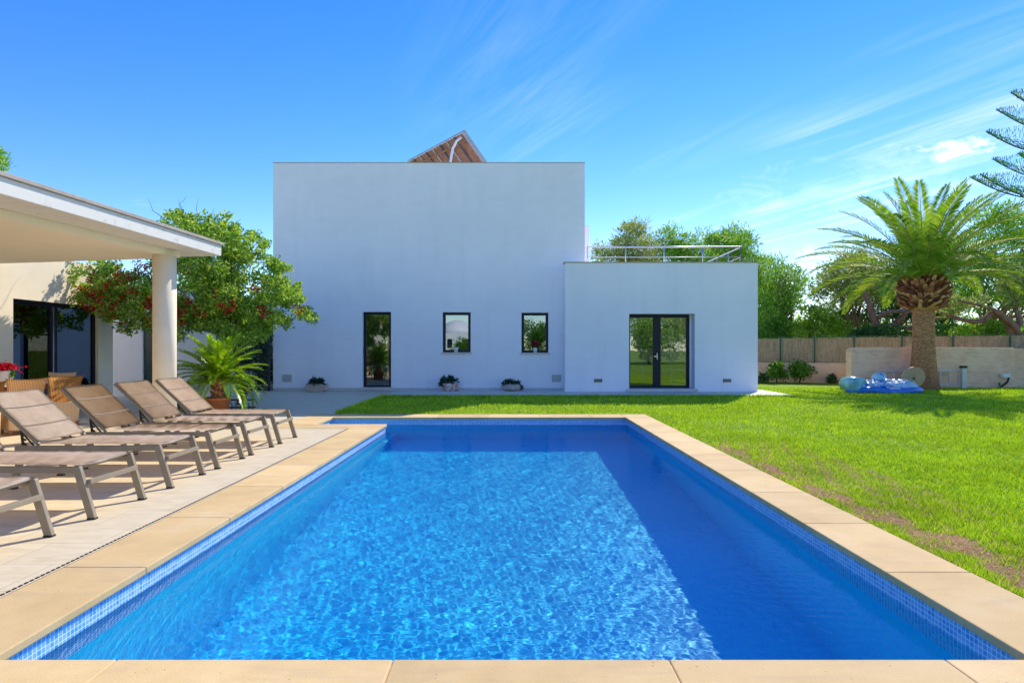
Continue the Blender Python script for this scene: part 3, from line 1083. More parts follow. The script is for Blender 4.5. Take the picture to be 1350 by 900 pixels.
rail = empty('roof_railing', (0, 0, BT), 0, 'steel tube railing round the roof terrace of the low wing', 'railing')
zt = at(0, 325.5, 19.6).z - BT
railing(rail, [((HX1 + .1, 19.6, 0), (gx(977, 19.6), 19.6, 0), 4), ((gx(977, 19.6), 19.6, 0), (gx(977, 19.6), 26.5, 0), 6)], 0.0, zt, 4, M['steel'])

bm = new()
for i in range(9):
    xx = winB[0] - .02 + i * .042
    tube(bm, [(xx, .42, winB[2] - .3), (xx, .42, winB[3] + .1)], .024, 8)
obj('curtain', bm, M['curtain'], house)
# sofa, frame and picture seen through the double door
sf = empty('sofa', (gx(871, 20.8), 21.6, .02), 0, 'dark brown sofa inside the room behind the double glass door', 'sofa')
bm = new(); box(bm, -1.15, 1.15, -.45, .45, .1, .45)
obj('seat', bm, M['sofa'], sf, bevel=.06)
bm = new(); box(bm, -1.15, 1.15, .2, .5, .45, .85)
obj('backrest', bm, M['sofa'], sf, bevel=.06)
pic = empty('picture', (gx(870, 23.9), 23.93, 1.35), 0, 'black framed picture on the wall inside behind the double door', 'picture')
bm = new(); box(bm, -.75, .75, 0, .04, 0, .9); obj('picture_frame', bm, M['black'], pic)
bm = new(); box(bm, -.68, .68, -.005, -.001, .07, .83); obj('canvas', bm, M['room_floor'], pic)
fr = empty('exercise_frame', (gx(872, 20.4), 20.3, .02), 0, 'bright blue tubular frame standing behind the double door glass', 'frame')
bm = new()
tube(bm, [(-.62, 0, 0), (-.75, 0, 1.85)], .022, 8); obj('upright', bm, M['blue_frame'], fr)
bm = new()
tube(bm, [(.34, 0, 0), (.20, 0, 1.85)], .022, 8); obj('upright', bm, M['blue_frame'], fr)
bm = new()
tube(bm, [(-.66, 0, .62), (.9, 0, .62)], .022, 8); obj('crossbar', bm, M['blue_frame'], fr)
bm = new()
box(bm, .0, .95, -.1, .3, .22, .26); obj('shelf', bm, M['white_plastic'], fr, bevel=.01)

# solar collector on the roof
P1 = at(610, 175, 23.0)
azd = Vector((-.6, .8, 0))
dn = Vector((.566, .424, -.707))
nrm = azd.cross(dn).normalized()
if nrm.z < 0: nrm = -nrm
sc_ = empty('solar_collector', P1, 0, 'tilted solar collector with brown underside on top of the tall house roof', 'solar panel')
Ls, Ws = 4.5, 2.35


def slabq(bm, o0, a, b, la, lb, t0, t1):
    ps = []
    for t in (t0, t1):
        for i, j in ((0, 0), (1, 0), (1, 1), (0, 1)):
            ps.append(bm.verts.new(o0 + a * la * i + b * lb * j + nrm * t))
    for f in ((0, 1, 2, 3), (7, 6, 5, 4), (0, 4, 5, 1), (1, 5, 6, 2), (2, 6, 7, 3), (3, 7, 4, 0)):
        bm.faces.new([ps[i] for i in f])


Z0 = Vector((0, 0, 0))
bm = new(); slabq(bm, Z0, azd, dn, Ls, Ws, .0, .03); bmesh.ops.recalc_face_normals(bm, faces=bm.faces)
obj('backing_board', bm, M['solarback'], sc_)
bm = new(); slabq(bm, Z0, azd, dn, Ls, Ws, .035, .10); bmesh.ops.recalc_face_normals(bm, faces=bm.faces)
obj('collector_glass', bm, M['solarframe'], sc_)
bm = new()
for o0, a, b, la, lb in ((Z0 - dn * .04, azd, dn, Ls, .06), (dn * Ws - dn * .02, azd, dn, Ls, .06)):
    slabq(bm, o0, a, b, la, lb, -.02, .12)
slabq(bm, -azd * .06 - dn * .04, azd, dn, .06, Ws + .08, -.05, .12)
slabq(bm, azd * Ls, azd, dn, .06, Ws, -.02, .12)
bmesh.ops.recalc_face_normals(bm, faces=bm.faces)
obj('edge_frame', bm, M['solarrib'], sc_)
for k in range(1, 8):
    bm = new(); slabq(bm, azd * (k * .56), azd, dn, .045, Ws, -.06, -.003); bmesh.ops.recalc_face_normals(bm, faces=bm.faces)
    obj('rib', bm, M['solarframe'] if k % 2 else M['solarrib'], sc_)
bm = new(); slabq(bm, dn * .25, azd, dn, Ls, .05, -.11, -.063); bmesh.ops.recalc_face_normals(bm, faces=bm.faces)
obj('rib', bm, M['solarback'], sc_)
bm = new()
q1 = at(608, 181, 22.7) - P1
tube(bm, [q1, at(602, 186, 22.7) - P1, at(597, 196, 22.7) - P1, at(595, 206, 22.7) - P1, at(594, 214, 22.7) - P1, at(594, 240, 22.7) - P1], .05, 8)
obj('pipe', bm, M['white_plastic'], sc_)
for p in ((azd * .2 + dn * 2.2), (azd * 4.2 + dn * 2.2), (azd * 4.2 + dn * .2)):
    p = p - nrm * .08
    bm = new()
    beam(bm, p, Vector((p.x, p.y, HT - .58 - P1.z)), .05, .05)
    obj('stand', bm, M['solarrib'], sc_)

# ------------------------------------------------------------------ porch
pz_b, pz_s = 2.86, 2.965
porch = empty('porch', (-6.5, 6, 0), 0, 'white flat porch roof with stained edge on a round column at the left', 'porch')
OFF = Vector((-6.5, 6, 0))


def poly_slab(name, pts, z0, z1, mat, parent, off, bevel=0.0):
    bm = new()
    lo = [bm.verts.new((p[0] - off.x, p[1] - off.y, z0)) for p in pts]
    hi = [bm.verts.new((p[0] - off.x, p[1] - off.y, z1)) for p in pts]
    bm.faces.new(lo); bm.faces.new(list(reversed(hi)))
    for i in range(len(pts)):
        j = (i + 1) % len(pts)
        bm.faces.new((lo[i], lo[j], hi[j], hi[i]))
    bmesh.ops.recalc_face_normals(bm, faces=bm.faces)
    return obj(name, bm, mat, parent, bevel=bevel)


tip = Vector((gx(291.8, 10.77), 10.77))
dirn = Vector((.0698, 1)).normalized()
near = tip - dirn * 13.0
slab = [(tip.x, tip.y), (tip.x - 4.9, tip.y + .75), (near.x - 4.9, near.y + .5), (near.x, near.y)]
poly_slab('roof_slab', slab, pz_s, 3.150, M['fascia'], porch, OFF, .004)
lip = [(tip.x + .035, tip.y + .035), (tip.x - 4.9, tip.y + .8), (near.x - 4.9, near.y + .5), (near.x + .035, near.y)]
poly_slab('drip_edge', lip, 3.153, 3.20, M['capstone'], porch, OFF, .004)
cor = Vector((gx(237.5, 10.31), 10.31))
cn = Vector((gx(0, 7.13), 7.13))
cd = (cor - cn).normalized()
cnear = cor - cd * 12.5
inner = [(cor.x, cor.y), (cor.x - 4.2, cor.y + .78), (cnear.x - 3.2, cnear.y), (cnear.x, cnear.y)]
poly_slab('ceiling', inner, pz_b, pz_s - .002, M['cream'], porch, OFF)
bm = new()
ccx, ccy = gx(217, 10.05) - OFF.x, 10.05 - OFF.y
lathe(bm, [(.176, -.02), (.176, pz_b - .001)], 40, (ccx, ccy, 0))
obj('column', bm, M['column'], porch)
bm = new()
lathe(bm, [(.176, -.02), (.176, pz_b - .001)], 40, (ccx - .35, ccy - 6.5, 0))
obj('column', bm, M['column'], porch)

# ------------------------------------------------------------------ annex
AXW = -9.7
annex = empty('annex', (AXW, 12, 0), 0, 'cream single storey annex with sliding glass door behind the dining table', 'building')
bm = new()
sld = (11.8 - 12, 14.22 - 12, .03, 2.30)
sld2 = (5.5 - 12, 9.0 - 12, .03, 2.30)
grid_wall(bm, 'x', 0.0, -18.0, 14.75 - 12, -.1, 3.25, [sld, sld2], -.28, 1)
quad(bm, [(0, 2.75, -.1), (-4.5, 2.75, -.1), (-4.5, 2.75, 3.25), (0, 2.75, 3.25)])
quad(bm, [(0, 2.75, 3.25), (-4.5, 2.75, 3.25), (-4.5, -18, 3.25), (0, -18, 3.25)])
quad(bm, [(-4.5, 2.75, -.1), (-4.5, -18, -.1), (-4.5, -18, 3.25), (-4.5, 2.75, 3.25)])
quad(bm, [(0, -18, -.1), (-4.5, -18, -.1), (-4.5, -18, 3.25), (0, -18, 3.25)])
obj('wall', bm, M['warm'], annex)
bm = new()
quad(bm, [(-.3, 2.7, .02), (-4.4, 2.7, .02), (-4.4, -17.9, .02), (-.3, -17.9, .02)])
obj('interior_floor', bm, M['room_floor'], annex)


def framed_x(name, hole, xl, parent, mats, mull, fw=.07):
    y0, y1, z0, z1 = hole
    bm = new()
    box(bm, xl - .07, xl, y0, y0 + fw, z0, z1)
    box(bm, xl - .07, xl, y1 - fw, y1, z0, z1)
    box(bm, xl - .07, xl, y0 + fw, y1 - fw, z1 - fw * 1.3, z1)
    box(bm, xl - .07, xl, y0 + fw, y1 - fw, z0, z0 + fw)
    for m_, mw in mull: box(bm, xl - .07, xl + .01, m_ - mw / 2, m_ + mw / 2, z0 + fw, z1 - fw * 1.3)
    o = obj(name, bm, M['frame'], parent, bevel=.005)
    bm = new()
    e = [y0 + fw] + [q for m_, mw in mull for q in (m_ - mw / 2, m_ + mw / 2)] + [y1 - fw]
    for a, b in zip(e[0::2], e[1::2]):
        box(bm, xl - .04, xl - .034, a, b, z0 + fw, z1 - fw * 1.3)
    obj('pane', bm, M['glass'], o)
    for m_, mw in mull:
        bm = new(); box(bm, xl + .01, xl + .016, m_ - mw * .25, m_ - mw * .1, z0 + fw, z1 - fw * 1.4)
        obj('steel_strip', bm, M['steel'], o)
    return o


framed_x('sliding_door', sld, -.06, annex, None, ((13.05 - 12 - .12, .17),))
framed_x('sliding_door', sld2, -.06, annex, None, ((7.25 - 12, .17),))
# link wall between annex and house
LY = 17.0
link = empty('link_wall', (-9, LY, 0), 0, 'white wall in shade with a dark green door between annex and house', 'wall')
gd = (gx(188, LY) + 9, gx(229, LY) + 9, .02, 2.15)
bm = new()
grid_wall(bm, 'y', 0, -5.5, gx(300, LY) + 9, -.1, 3.1, [gd], .15, 1)
xe = gx(300, LY) + 9
quad(bm, [(xe, 0, -.1), (xe, .3, -.1), (xe, .3, 3.1), (xe, 0, 3.1)])
quad(bm, [(-5.5, 0, 3.1), (xe, 0, 3.1), (xe, .3, 3.1), (-5.5, .3, 3.1)])
quad(bm, [(-5.5, .3, -.1), (xe, .3, -.1), (xe, .3, 3.1), (-5.5, .3, 3.1)])
obj('wall', bm, M['plaster'], link)
bm = new(); box(bm, gd[0] + .01, gd[1] - .01, .06, .12, .03, 2.14)
for i in range(22):
    box(bm, gd[0] + .08, gd[1] - .08, .045, .059, .2 + i * .085, .24 + i * .085)
gdo = obj('door', bm, M['green_door'], link)
bm = new(); box(bm, gd[1] - .1, gd[1] - .07, .02, .06, 1.0, 1.12); obj('handle', bm, M['steel'], gdo)
c = at(168, 432, LY)
wl = empty('wall_lamp', (c.x, LY, c.z), 0, 'small grey cylinder wall lamp on the shaded white wall', 'wall lamp')
bm = new(); tube(bm, [(0, -.09, -.13), (0, -.09, .13)], .05, 14); obj('lamp_body', bm, M['steel'], wl)
bm = new(); box(bm, -.03, .03, -.05, -.001, -.05, .05); obj('bracket', bm, M['black'], wl)
# railing seen above the link roof
r2 = empty('terrace_railing', (0, 0, 3.1), 0, 'thin pale railing left of the tall house behind the flowering tree', 'railing')
railing(r2, [((-10.5, 20.5, 0), (HX0 - .05, 20.5, 0), 4)], 0.0, 1.15, 4, M['whitemetal'])
bm = new(); box(bm, -12, HX0 - .02, 20.2, 27, -3.1, -.03); 
# body under that railing: low roofed bay
obj('roof_deck', bm, M['plaster'], r2)

# gate
gate = empty('metal_gate', (gx(315, 19.2), 19.2, 0), 0, 'black metal gate in the dark gap left of the house corner', 'gate')
gw = HX0 - gx(315, 19.2) - .02
bm = new()
for z in (.12, .66, 1.75): box(bm, 0, gw, -.015, .015, z - .02, z + .02)
box(bm, 0, .05, -.025, .025, 0, 1.85); box(bm, gw - .07, gw, -.03, .03, 0, 2.3)
obj('gate_frame', bm, M['black'], gate)
for i in range(8):
    bm = new(); xx = .12 + i * (gw - .25) / 7
    box(bm, xx - .008, xx + .008, -.008, .008, .14, 1.73); obj('bar', bm, M['black'], gate)


# ------------------------------------------------------------------ foliage
def leaf_arrays(c, ln, wd, rng, up=0.0, direc=None, jit=.5):
    """diamond leaves at centres c; returns verts, quads"""
    n = len(c)
    d = rng.normal(size=(n, 3))
    d[:, 2] += up
    if direc is not None: d = direc * (1 / jit) + d
    d /= np.linalg.norm(d, axis=1)[:, None] + 1e-9
    r = rng.normal(size=(n, 3))
    s = np.cross(d, r); s /= np.linalg.norm(s, axis=1)[:, None] + 1e-9
    nn = np.cross(d, s)
    ln = np.asarray(ln).reshape(-1, 1) * np.ones((n, 1)); wd = np.asarray(wd).reshape(-1, 1) * np.ones((n, 1))
    V = np.zeros((n, 4, 3))
    V[:, 0] = c
    V[:, 1] = c + d * ln * .45 + s * wd * .5 + nn * wd * .15
    V[:, 2] = c + d * ln
    V[:, 3] = c + d * ln * .45 - s * wd * .5 + nn * wd * .15
    return V.reshape(-1, 3), np.arange(n * 4).reshape(-1, 4)


def clump_points(clumps, per, rng, shell=.55, squash=1.0):
    """points in noisy spherical clumps; direction outwards"""
    P, Dr = [], []
    for (cx, cy_, cz, r) in clumps:
        k = max(4, int(per * r * r))
        d = rng.normal(size=(k, 3)); d /= np.linalg.norm(d, axis=1)[:, None]
        # lumpy radius
        ph = rng.uniform(0, 6, 3)
        lump = 1 + .28 * np.sin(3 * d[:, 0] + ph[0]) * np.sin(3 * d[:, 1] + ph[1]) + .2 * np.sin(5 * d[:, 2] + ph[2])
        rr = r * lump * (shell + (1 - shell) * rng.uniform(0, 1, k) ** .6)
        p = d * rr[:, None]
        p[:, 2] *= squash
        P.append(p + np.array([cx, cy_, cz])); Dr.append(d)
    return np.concatenate(P), np.concatenate(Dr)


def limb_pts(a, b, seed, k=6, amp=.12):
    a = Vector(a); b = Vector(b); L_ = (b - a).length
    out = []
    for i in range(k + 1):
        t = i / k
        p = a.lerp(b, t)
        w_ = math.sin(PI * t) * amp * L_
        p = p + Vector((mnoise.noise(Vector((seed, t * 2.3, 0))), mnoise.noise(Vector((seed, t * 2.3, 7))), mnoise.noise(Vector((seed, t * 2.3, 13))))) * w_ * 2
        out.append(p)
    return out


def make_tree(name, label, cat, base, trunk_h, tr, clumps, per, ln, wd, leafmat, barkmat, seed, group=None, shell=.5, squash=.8, up=.4, limbs=14, jit=.8, trunk_lean=(0, 0), limb_r=.35):
    """clumps in local coordinates (x, y, z, r)"""
    root = empty(name, base, 0, label, cat, group)
    rng = np.random.default_rng(seed)
    rnd = random.Random(seed)
    bm = new()
    topp = Vector((trunk_lean[0], trunk_lean[1], trunk_h))
    tp = limb_pts((0, 0, -.05), topp, seed, 7, .10)
    tube(bm, tp, [tr * (1 - .45 * i / 7) for i in range(8)], 10)
    cl = sorted(clumps, key=lambda c: -c[3])
    pick = cl[:limbs] if len(cl) > limbs else cl
    for i, c in enumerate(pick):
        st = tp[rnd.choice([4, 5, 6, 7])]
        lp = limb_pts(st, (c[0], c[1], c[2] - c[3] * .15), seed + i * 3.1, 6, .16)
        r0 = tr * limb_r * rnd.uniform(.7, 1.2)
        tube(bm, lp, [r0 * (1 - .8 * k / 6) for k in range(7)], 7)
        for q in range(3):
            e_ = Vector((c[0], c[1], c[2])) + Vector((rnd.uniform(-1, 1), rnd.uniform(-1, 1), rnd.uniform(-.6, 1))) * c[3] * .8
            tube(bm, limb_pts(lp[4], e_, seed + i + q * 7.7, 4, .2), [r0 * .35, r0 * .3, r0 * .22, r0 * .15, r0 * .05], 5)
    obj('trunk', bm, barkmat, root, smooth=False)
    P, Dr = clump_points(clumps, per, rng, shell, squash)
    V, Fq = leaf_arrays(P, rng.uniform(.6, 1.3, len(P)) * ln, rng.uniform(.7, 1.2, len(P)) * wd, rng, up, Dr, jit)
    np_mesh('crown', V, Fq, leafmat, root)
    return root


def px_clumps(pts, D, base, spread, rng, sub=1, rj=.25):
    """pts: (photo x, photo y, radius px) at depth D -> local clumps with depth spread"""
    out = []
    for (x, y, r) in pts:
        for _ in range(sub):
            d = D + rng.uniform(-spread, spread)
            j = rng.normal(0, rj, 2) * r
            p = at(x + j[0], y + j[1], d)
            out.append((p.x - base[0], p.y - base[1], p.z - base[2], r / F * d * rng.uniform(.75, 1.1)))
    return out


rng = np.random.default_rng(77)
# bougainvillea-like tree over the terrace
TB = (gx(318, 14.6), 14.6, 0)
outline = []
for (x, y, r) in [(95, 375, 15), (110, 395, 13), (85, 362, 12), (130, 365, 20), (120, 400, 16), (150, 385, 22), (165, 360, 18), (180, 405, 24), (150, 412, 14),
                  (205, 375, 22), (215, 355, 16), (210, 410, 22), (240, 300, 12), (255, 290, 11), (225, 290, 9), (270, 310, 18), (290, 300, 14), (310, 318, 16), (250, 330, 22), (285, 335, 24),
                  (250, 375, 28), (245, 412, 24), (285, 380, 30), (320, 350, 26), (318, 395, 28), (290, 425, 22), (325, 430, 18), (345, 330, 12), (355, 372, 22), (352, 408, 20),
                  (378, 385, 15), (390, 400, 12), (372, 422, 11), (400, 412, 9), (412, 418, 6), (235, 282, 7), (262, 428, 14), (340, 440, 12), (300, 440, 12), (370, 350, 9), (330, 312, 8)]:
    outline.append((x, y, r))
bc = [(c[0], c[1], c[2], c[3] * .62) for c in px_clumps(outline, 14.0, TB, 1.0, rng, 9, .62)]
bt = make_tree('flowering_tree', 'broad green tree with red flowers hanging over the terrace between porch and house', 'tree', TB, 2.0, .11, bc, 4300, .068, .060, M['leaf_boug'], M['bark_dark'], 5,
               shell=.15, squash=.9, up=.1, limbs=26, jit=1.2)
# red blooms
fl = [(110, 397, 9), (128, 395, 8), (118, 403, 7), (165, 378, 9), (170, 392, 8), (190, 355, 8), (180, 357, 7), (160, 352, 6), (200, 400, 9), (198, 412, 7), (140, 383, 7), (150, 405, 7),
      (255, 350, 6), (265, 347, 5), (250, 395, 5), (300, 402, 7), (295, 398, 5), (345, 408, 6), (335, 380, 4), (235, 425, 6), (240, 415, 6), (283, 385, 5), (390, 408, 4), (120, 360, 5), (210, 370, 6), (270, 410, 5)]
P, Dr = clump_points(px_clumps(fl, 13.3, TB, .45, rng, 6, 1.1), 2000, rng, .1, .8)
V, Fq = leaf_arrays(P, rng.uniform(.035, .06, len(P)), .04, rng, 0, Dr, 1.2)
np_mesh('blossom', V, Fq, M['leaf_red'], bt)
# bare whippy twigs over the top
for i, (x, y, x2, y2) in enumerate(((245, 300, 235, 262), (262, 300, 262, 262), (270, 300, 282, 275), (225, 300, 195, 262), (300, 305, 318, 288), (240, 300, 246, 258), (290, 320, 316, 300), (345, 330, 372, 345), (330, 330, 345, 312))):
    a = at(x, y, 14) - Vector(TB); b_ = at(x2, y2, 14.1) - Vector(TB)
    bm = new(); tube(bm, limb_pts(a, b_, i * 2.2, 5, .12), [.012, .01, .008, .006, .004, .002], 5)
    obj('twig', bm, M['bark_dark'], bt)


# hedge behind the gate
hb = (-8.3, 20.0, 0)
cl = [(rng.uniform(-.9, .55), rng.uniform(-.2, .5), rng.uniform(.2, 2.6), .4) for _ in range(34)]
make_tree('hedge', 'dark evergreen hedge behind the black gate', 'hedge', hb, 1.6, .05, cl, 1500, .09, .06, M['leaf_dark'], M['bark_dark'], 9, shell=.2, limbs=8)

# pines behind the house and garden
PG = 'trees beyond the garden fence'


def pine(label, D, bx, pts, mat, seed, th, tr=.22, per=520, ln=.26, wd=.055, sub=4, spread=1.6, group=PG, name='pine_tree', squash=.75, cat='pine tree', shell=.25, bark=None, rj=.4, limbs=16):
    r_ = np.random.default_rng(seed)
    base = (gx(bx, D), D, GZ)
    cl = px_clumps(pts, D, base, spread, r_, sub, rj)
    return make_tree(name, label, cat, base, th, tr, cl, per, ln, wd, mat, bark or M['bark'], seed, group, shell, squash, .7, limbs, .8)


pine('rounded pale green pine above the left end of the roof railing', 34, 832, [(832, 312, 18), (815, 325, 16), (850, 325, 18), (840, 303, 12), (826, 300, 8), (858, 338, 16), (812, 342, 18), (835, 345, 20), (795, 340, 12), (845, 360, 20), (812, 362, 18)], M['leaf_pine2'], 21, 4.5)
pine('broad dark topped pine above the middle of the roof railing', 36, 900, [(885, 318, 14), (905, 322, 16), (880, 308, 8), (920, 330, 18), (895, 340, 20), (870, 340, 16), (925, 352, 20), (950, 345, 14), (940, 360, 20), (900, 362, 22)], M['leaf_pine'], 22, 4.5)
pine('tall green pine above the right end of the roof railing', 33, 965, [(955, 312, 16), (940, 318, 12), (975, 325, 20), (960, 335, 20), (985, 345, 20), (945, 345, 16), (1000, 350, 16), (1012, 368, 22), (990, 375, 26), (1010, 395, 24), (1000, 420, 22)], M['leaf_pine'], 23, 4.0)
pine('pine with drooping side boughs right of the white wing', 30, 1030, [(1022, 352, 14), (1035, 372, 20), (1050, 378, 13), (1028, 395, 22), (1045, 398, 16), (1015, 410, 20), (1005, 388, 14), (1018, 432, 14), (1056, 374, 7)], M['leaf_pine'], 24, 2.6)
pine('pale wispy pine left of the palm crown', 30, 1120, [(1100, 360, 20), (1120, 352, 20), (1085, 372, 15), (1140, 365, 22), (1105, 388, 20), (1130, 392, 22), (1155, 385, 20), (1080, 392, 10), (1150, 350, 16), (1090, 405, 14), (1165, 372, 14)], M['leaf_pine2'], 25, 2.2, tr=.2)
pine('large spreading pine behind the right half of the palm', 29, 1300, [(1290, 320, 20), (1310, 300, 18), (1330, 290, 20), (1345, 310, 22), (1280, 345, 22), (1310, 345, 24), (1340, 345, 24), (1270, 375, 20), (1300, 385, 24), (1330, 380, 22), (1355, 370, 24), (1370, 340, 26), (1285, 285, 8), (1385, 310, 26), (1375, 385, 26), (1262, 400, 16), (1400, 350, 28), (1255, 330, 14)], M['leaf_pine'], 26, 2.4, tr=.28)
pine('dark pine mass low behind the palm trunk', 32, 1190, [(1170, 400, 22), (1190, 412, 22), (1150, 418, 18), (1240, 405, 22), (1225, 425, 20), (1120, 415, 18), (1100, 428, 14), (1180, 385, 18), (1245, 430, 16)], M['leaf_dark'], 27, 2.0, per=600)
# lower shrubs behind the reed fence
SG = 'shrubs beyond the reed fence'
pine('bright yellow green shrub above the fence left of the palm', 28, 1075, [(1062, 425, 14), (1080, 420, 16), (1055, 438, 10), (1095, 430, 14), (1070, 408, 9), (1110, 436, 12), (1085, 438, 12)], M['leaf_lime'], 31, 1.2, tr=.08, name='shrub', cat='shrub', group=SG, spread=.8, per=900, ln=.15, wd=.07, bark=M['bark_dark'])
pine('dark green shrub above the fence beside the white wing', 28.5, 1020, [(1005, 438, 14), (1022, 430, 14), (1040, 434, 12), (1030, 445, 12)], M['leaf_hedge'], 32, 1.2, tr=.08, name='shrub', cat='shrub', group=SG, spread=.8, per=900, ln=.15, wd=.07, bark=M['bark_dark'])
pine('fresh green shrub above the fence at the far right', 25.5, 1300, [(1275, 438, 12), (1295, 432, 12), (1315, 436, 11), (1260, 440, 9), (1335, 440, 10)], M['leaf_lime'], 33, 1.2, tr=.08, name='shrub', cat='shrub', group=SG, spread=.6, per=1100, ln=.14, wd=.06, bark=M['bark_dark'])
pine('dark ragged shrub above the fence just behind the palm trunk', 26.5, 1165, [(1140, 440, 10), (1160, 438, 12), (1185, 440, 11), (1125, 445, 8), (1240, 442, 10)], M['leaf_dark'], 34, 1.2, tr=.08, name='shrub', cat='shrub', group=SG, spread=.6, per=900, ln=.15, wd=.07, bark=M['bark_dark'])
r_ = np.random.default_rng(66)
cl = []
for i in range(260):
    xx = r_.uniform(5, 95); yy = r_.uniform(52, 66)
    cl.append((xx, yy, r_.uniform(.3, 1.0) * 3.2, r_.uniform(1.0, 1.9)))
P, Dr = clump_points(cl, 130, r_, .3, .8)
V, Fq = leaf_arrays(P, r_.uniform(.4, .8, len(P)), .22, r_, .4, Dr, .9)
fw0 = np_mesh('distant_wood', V, Fq, M['leaf_pine'])
tag(fw0, 'low line of distant green trees beyond the garden', 'wood', kind='stuff')
# twisted red limbs
tw = empty('twisted_pine', (gx(1352, 24.5), 24.5, GZ), 0, 'reddish pine trunk twisting low over the reed fence at the right edge', 'pine tree')
B0 = Vector(tw.location)
bm = new()
pts = [(1352, 480), (1350, 455), (1335, 440), (1330, 425), (1318, 415), (1305, 414), (1298, 422), (1285, 424), (1262, 420), (1240, 412)]
tube(bm, [at(x, y, 24.5) - B0 for x, y in pts], [.2, .19, .18, .17, .15, .13, .12, .10, .07, .03], 9)
tube(bm, [at(x, y, 24.6) - B0 for x, y in ((1335, 440), (1345, 425), (1338, 400), (1350, 375))], [.15, .12, .1, .06], 8)
tube(bm, [at(x, y, 24.3) - B0 for x, y in ((1350, 452), (1338, 430), (1310, 408), (1290, 402), (1262, 396))], [.13, .11, .08, .06, .03], 8)
obj('trunk', bm, M['bark'], tw)
r_ = np.random.default_rng(91)
cl = px_clumps([(1345, 392, 16), (1330, 372, 14), (1262, 400, 10), (1250, 412, 9), (1350, 360, 18), (1240, 400, 10), (1290, 396, 8)], 24.5, B0, .7, r_, 4, .4)
P, Dr = clump_points(cl, 700, r_, .2, .7)
V, Fq = leaf_arrays(P, r_.uniform(.15, .3, len(P)), .05, r_, .7, Dr, .8)
np_mesh('crown', V, Fq, M['leaf_pine2'], tw)
tw2 = empty('twisted_pine', (gx(1150, 27.5), 27.5, GZ), 0, 'reddish pine with curved bare limbs showing left of the palm trunk', 'pine tree')
B0 = Vector(tw2.location)
bm = new()
tube(bm, [at(x, y, 27.5) - B0 for x, y in ((1150, 492), (1152, 450), (1158, 432), (1150, 415), (1146, 400), (1140, 388), (1135, 370))], [.22, .2, .17, .15, .12, .09, .05], 9)
tube(bm, [at(x, y, 27.4) - B0 for x, y in ((1156, 434), (1175, 430), (1195, 434), (1215, 426), (1240, 418))], [.17, .15, .14, .1, .05], 8)
tube(bm, [at(x, y, 27.6) - B0 for x, y in ((1175, 430), (1190, 418), (1198, 406), (1190, 398))], [.13, .12, .09, .05], 8)
tube(bm, [at(x, y, 27.3) - B0 for x, y in ((1158, 418), (1175, 410), (1195, 412), (1205, 405))], [.1, .09, .08, .05], 8)
obj('trunk', bm, M['bark'], tw2)
cl = px_clumps([(1130, 372, 14), (1145, 360, 14), (1120, 385, 10), (1200, 398, 10), (1165, 368, 12)], 27.8, B0, .6, r_, 4, .4)
P, Dr = clump_points(cl, 600, r_, .2, .7)
V, Fq = leaf_arrays(P, r_.uniform(.15, .3, len(P)), .05, r_, .7, Dr, .8)
np_mesh('crown', V, Fq, M['leaf_pine2'], tw2)
# tree top over the porch at the far left
pine('top of a green conifer showing over the porch roof at far left', 22, -22, [(0, 205, 7), (-6, 215, 9), (4, 218, 6), (-12, 200, 10), (-20, 220, 14), (-25, 195, 12), (-14, 240, 16), (-35, 230, 18), (-30, 260, 20), (-15, 275, 18)], M['leaf_pine'], 41, 6.2, tr=.15, group=None, spread=.7, ln=.2, wd=.045, per=900)


# ------------------------------------------------------------------ palm
def frond_mesh(L_, elev, droop, seed, pairs, lw, ll, side_up=.35, taper=True, rs=.02):
    """returns (rachis bm, leaflet verts, faces) in a frame growing along +X from origin, z up"""
    rnd = np.random.default_rng(seed)
    K = 22
    pts = []
    p = np.zeros(3); a = elev
    for i in range(K + 1):
        pts.append(p.copy())
        t = i / K
        a = elev - droop * (t ** 1.35)
        p = p + np.array([math.cos(a), 0, math.sin(a)]) * L_ / K
    pts = np.array(pts)
    V, Fq = [], []
    k = 0
    for i in range(pairs):
        t = .10 + .89 * i / (pairs - 1)
        f = t * K; j = min(int(f), K - 1); q = f - j
        c = pts[j] * (1 - q) + pts[j + 1] * q
        d = pts[j + 1] - pts[j]; d /= np.linalg.norm(d)
        up = np.array([-d[2], 0, d[0]])
        prof = (math.sin(PI * min(1, t * .92 + .12)) ** .6)
        l = ll * (.35 + .65 * prof) * rnd.uniform(.9, 1.08)
        fw = .35 + .75 * t
        for s in (-1, 1):
            sd = np.array([0, s, 0])
            dr = sd * 1.0 + d * fw + up * (side_up + rnd.normal(0, .10))
            dr /= np.linalg.norm(dr)
            wv_ = np.cross(dr, up); wv_ /= np.linalg.norm(wv_)
            tipd = dr * l + np.array([0, 0, -.12 * l])
            m_ = c + dr * l * .45
            w_ = lw * .5
            V += [c - d * w_ * .5, m_ - wv_ * w_, c + tipd, m_ + wv_ * w_]
            Fq.append((k, k + 1, k + 2, k + 3)); k += 4
    return pts, np.array(V), np.array(Fq)


def add_frond(parent, base, az, L_, elev, droop, seed, pairs, lw, ll, lm, rm, side_up=.35, r0=.03, name='frond', roll=0.0):
    pts, V, Fq = frond_mesh(L_, elev, droop, seed, pairs, lw, ll, side_up)
    bm = new()
    tube(bm, [tuple(p) for p in pts], [r0 * (1 - .85 * i / (len(pts) - 1)) for i in range(len(pts))], 5)
    o = obj(name, bm, rm, parent)
    o.location = base
    o.rotation_euler = (roll, 0, az)
    lf = np_mesh('leaflet', V, Fq, lm, o)
    return o


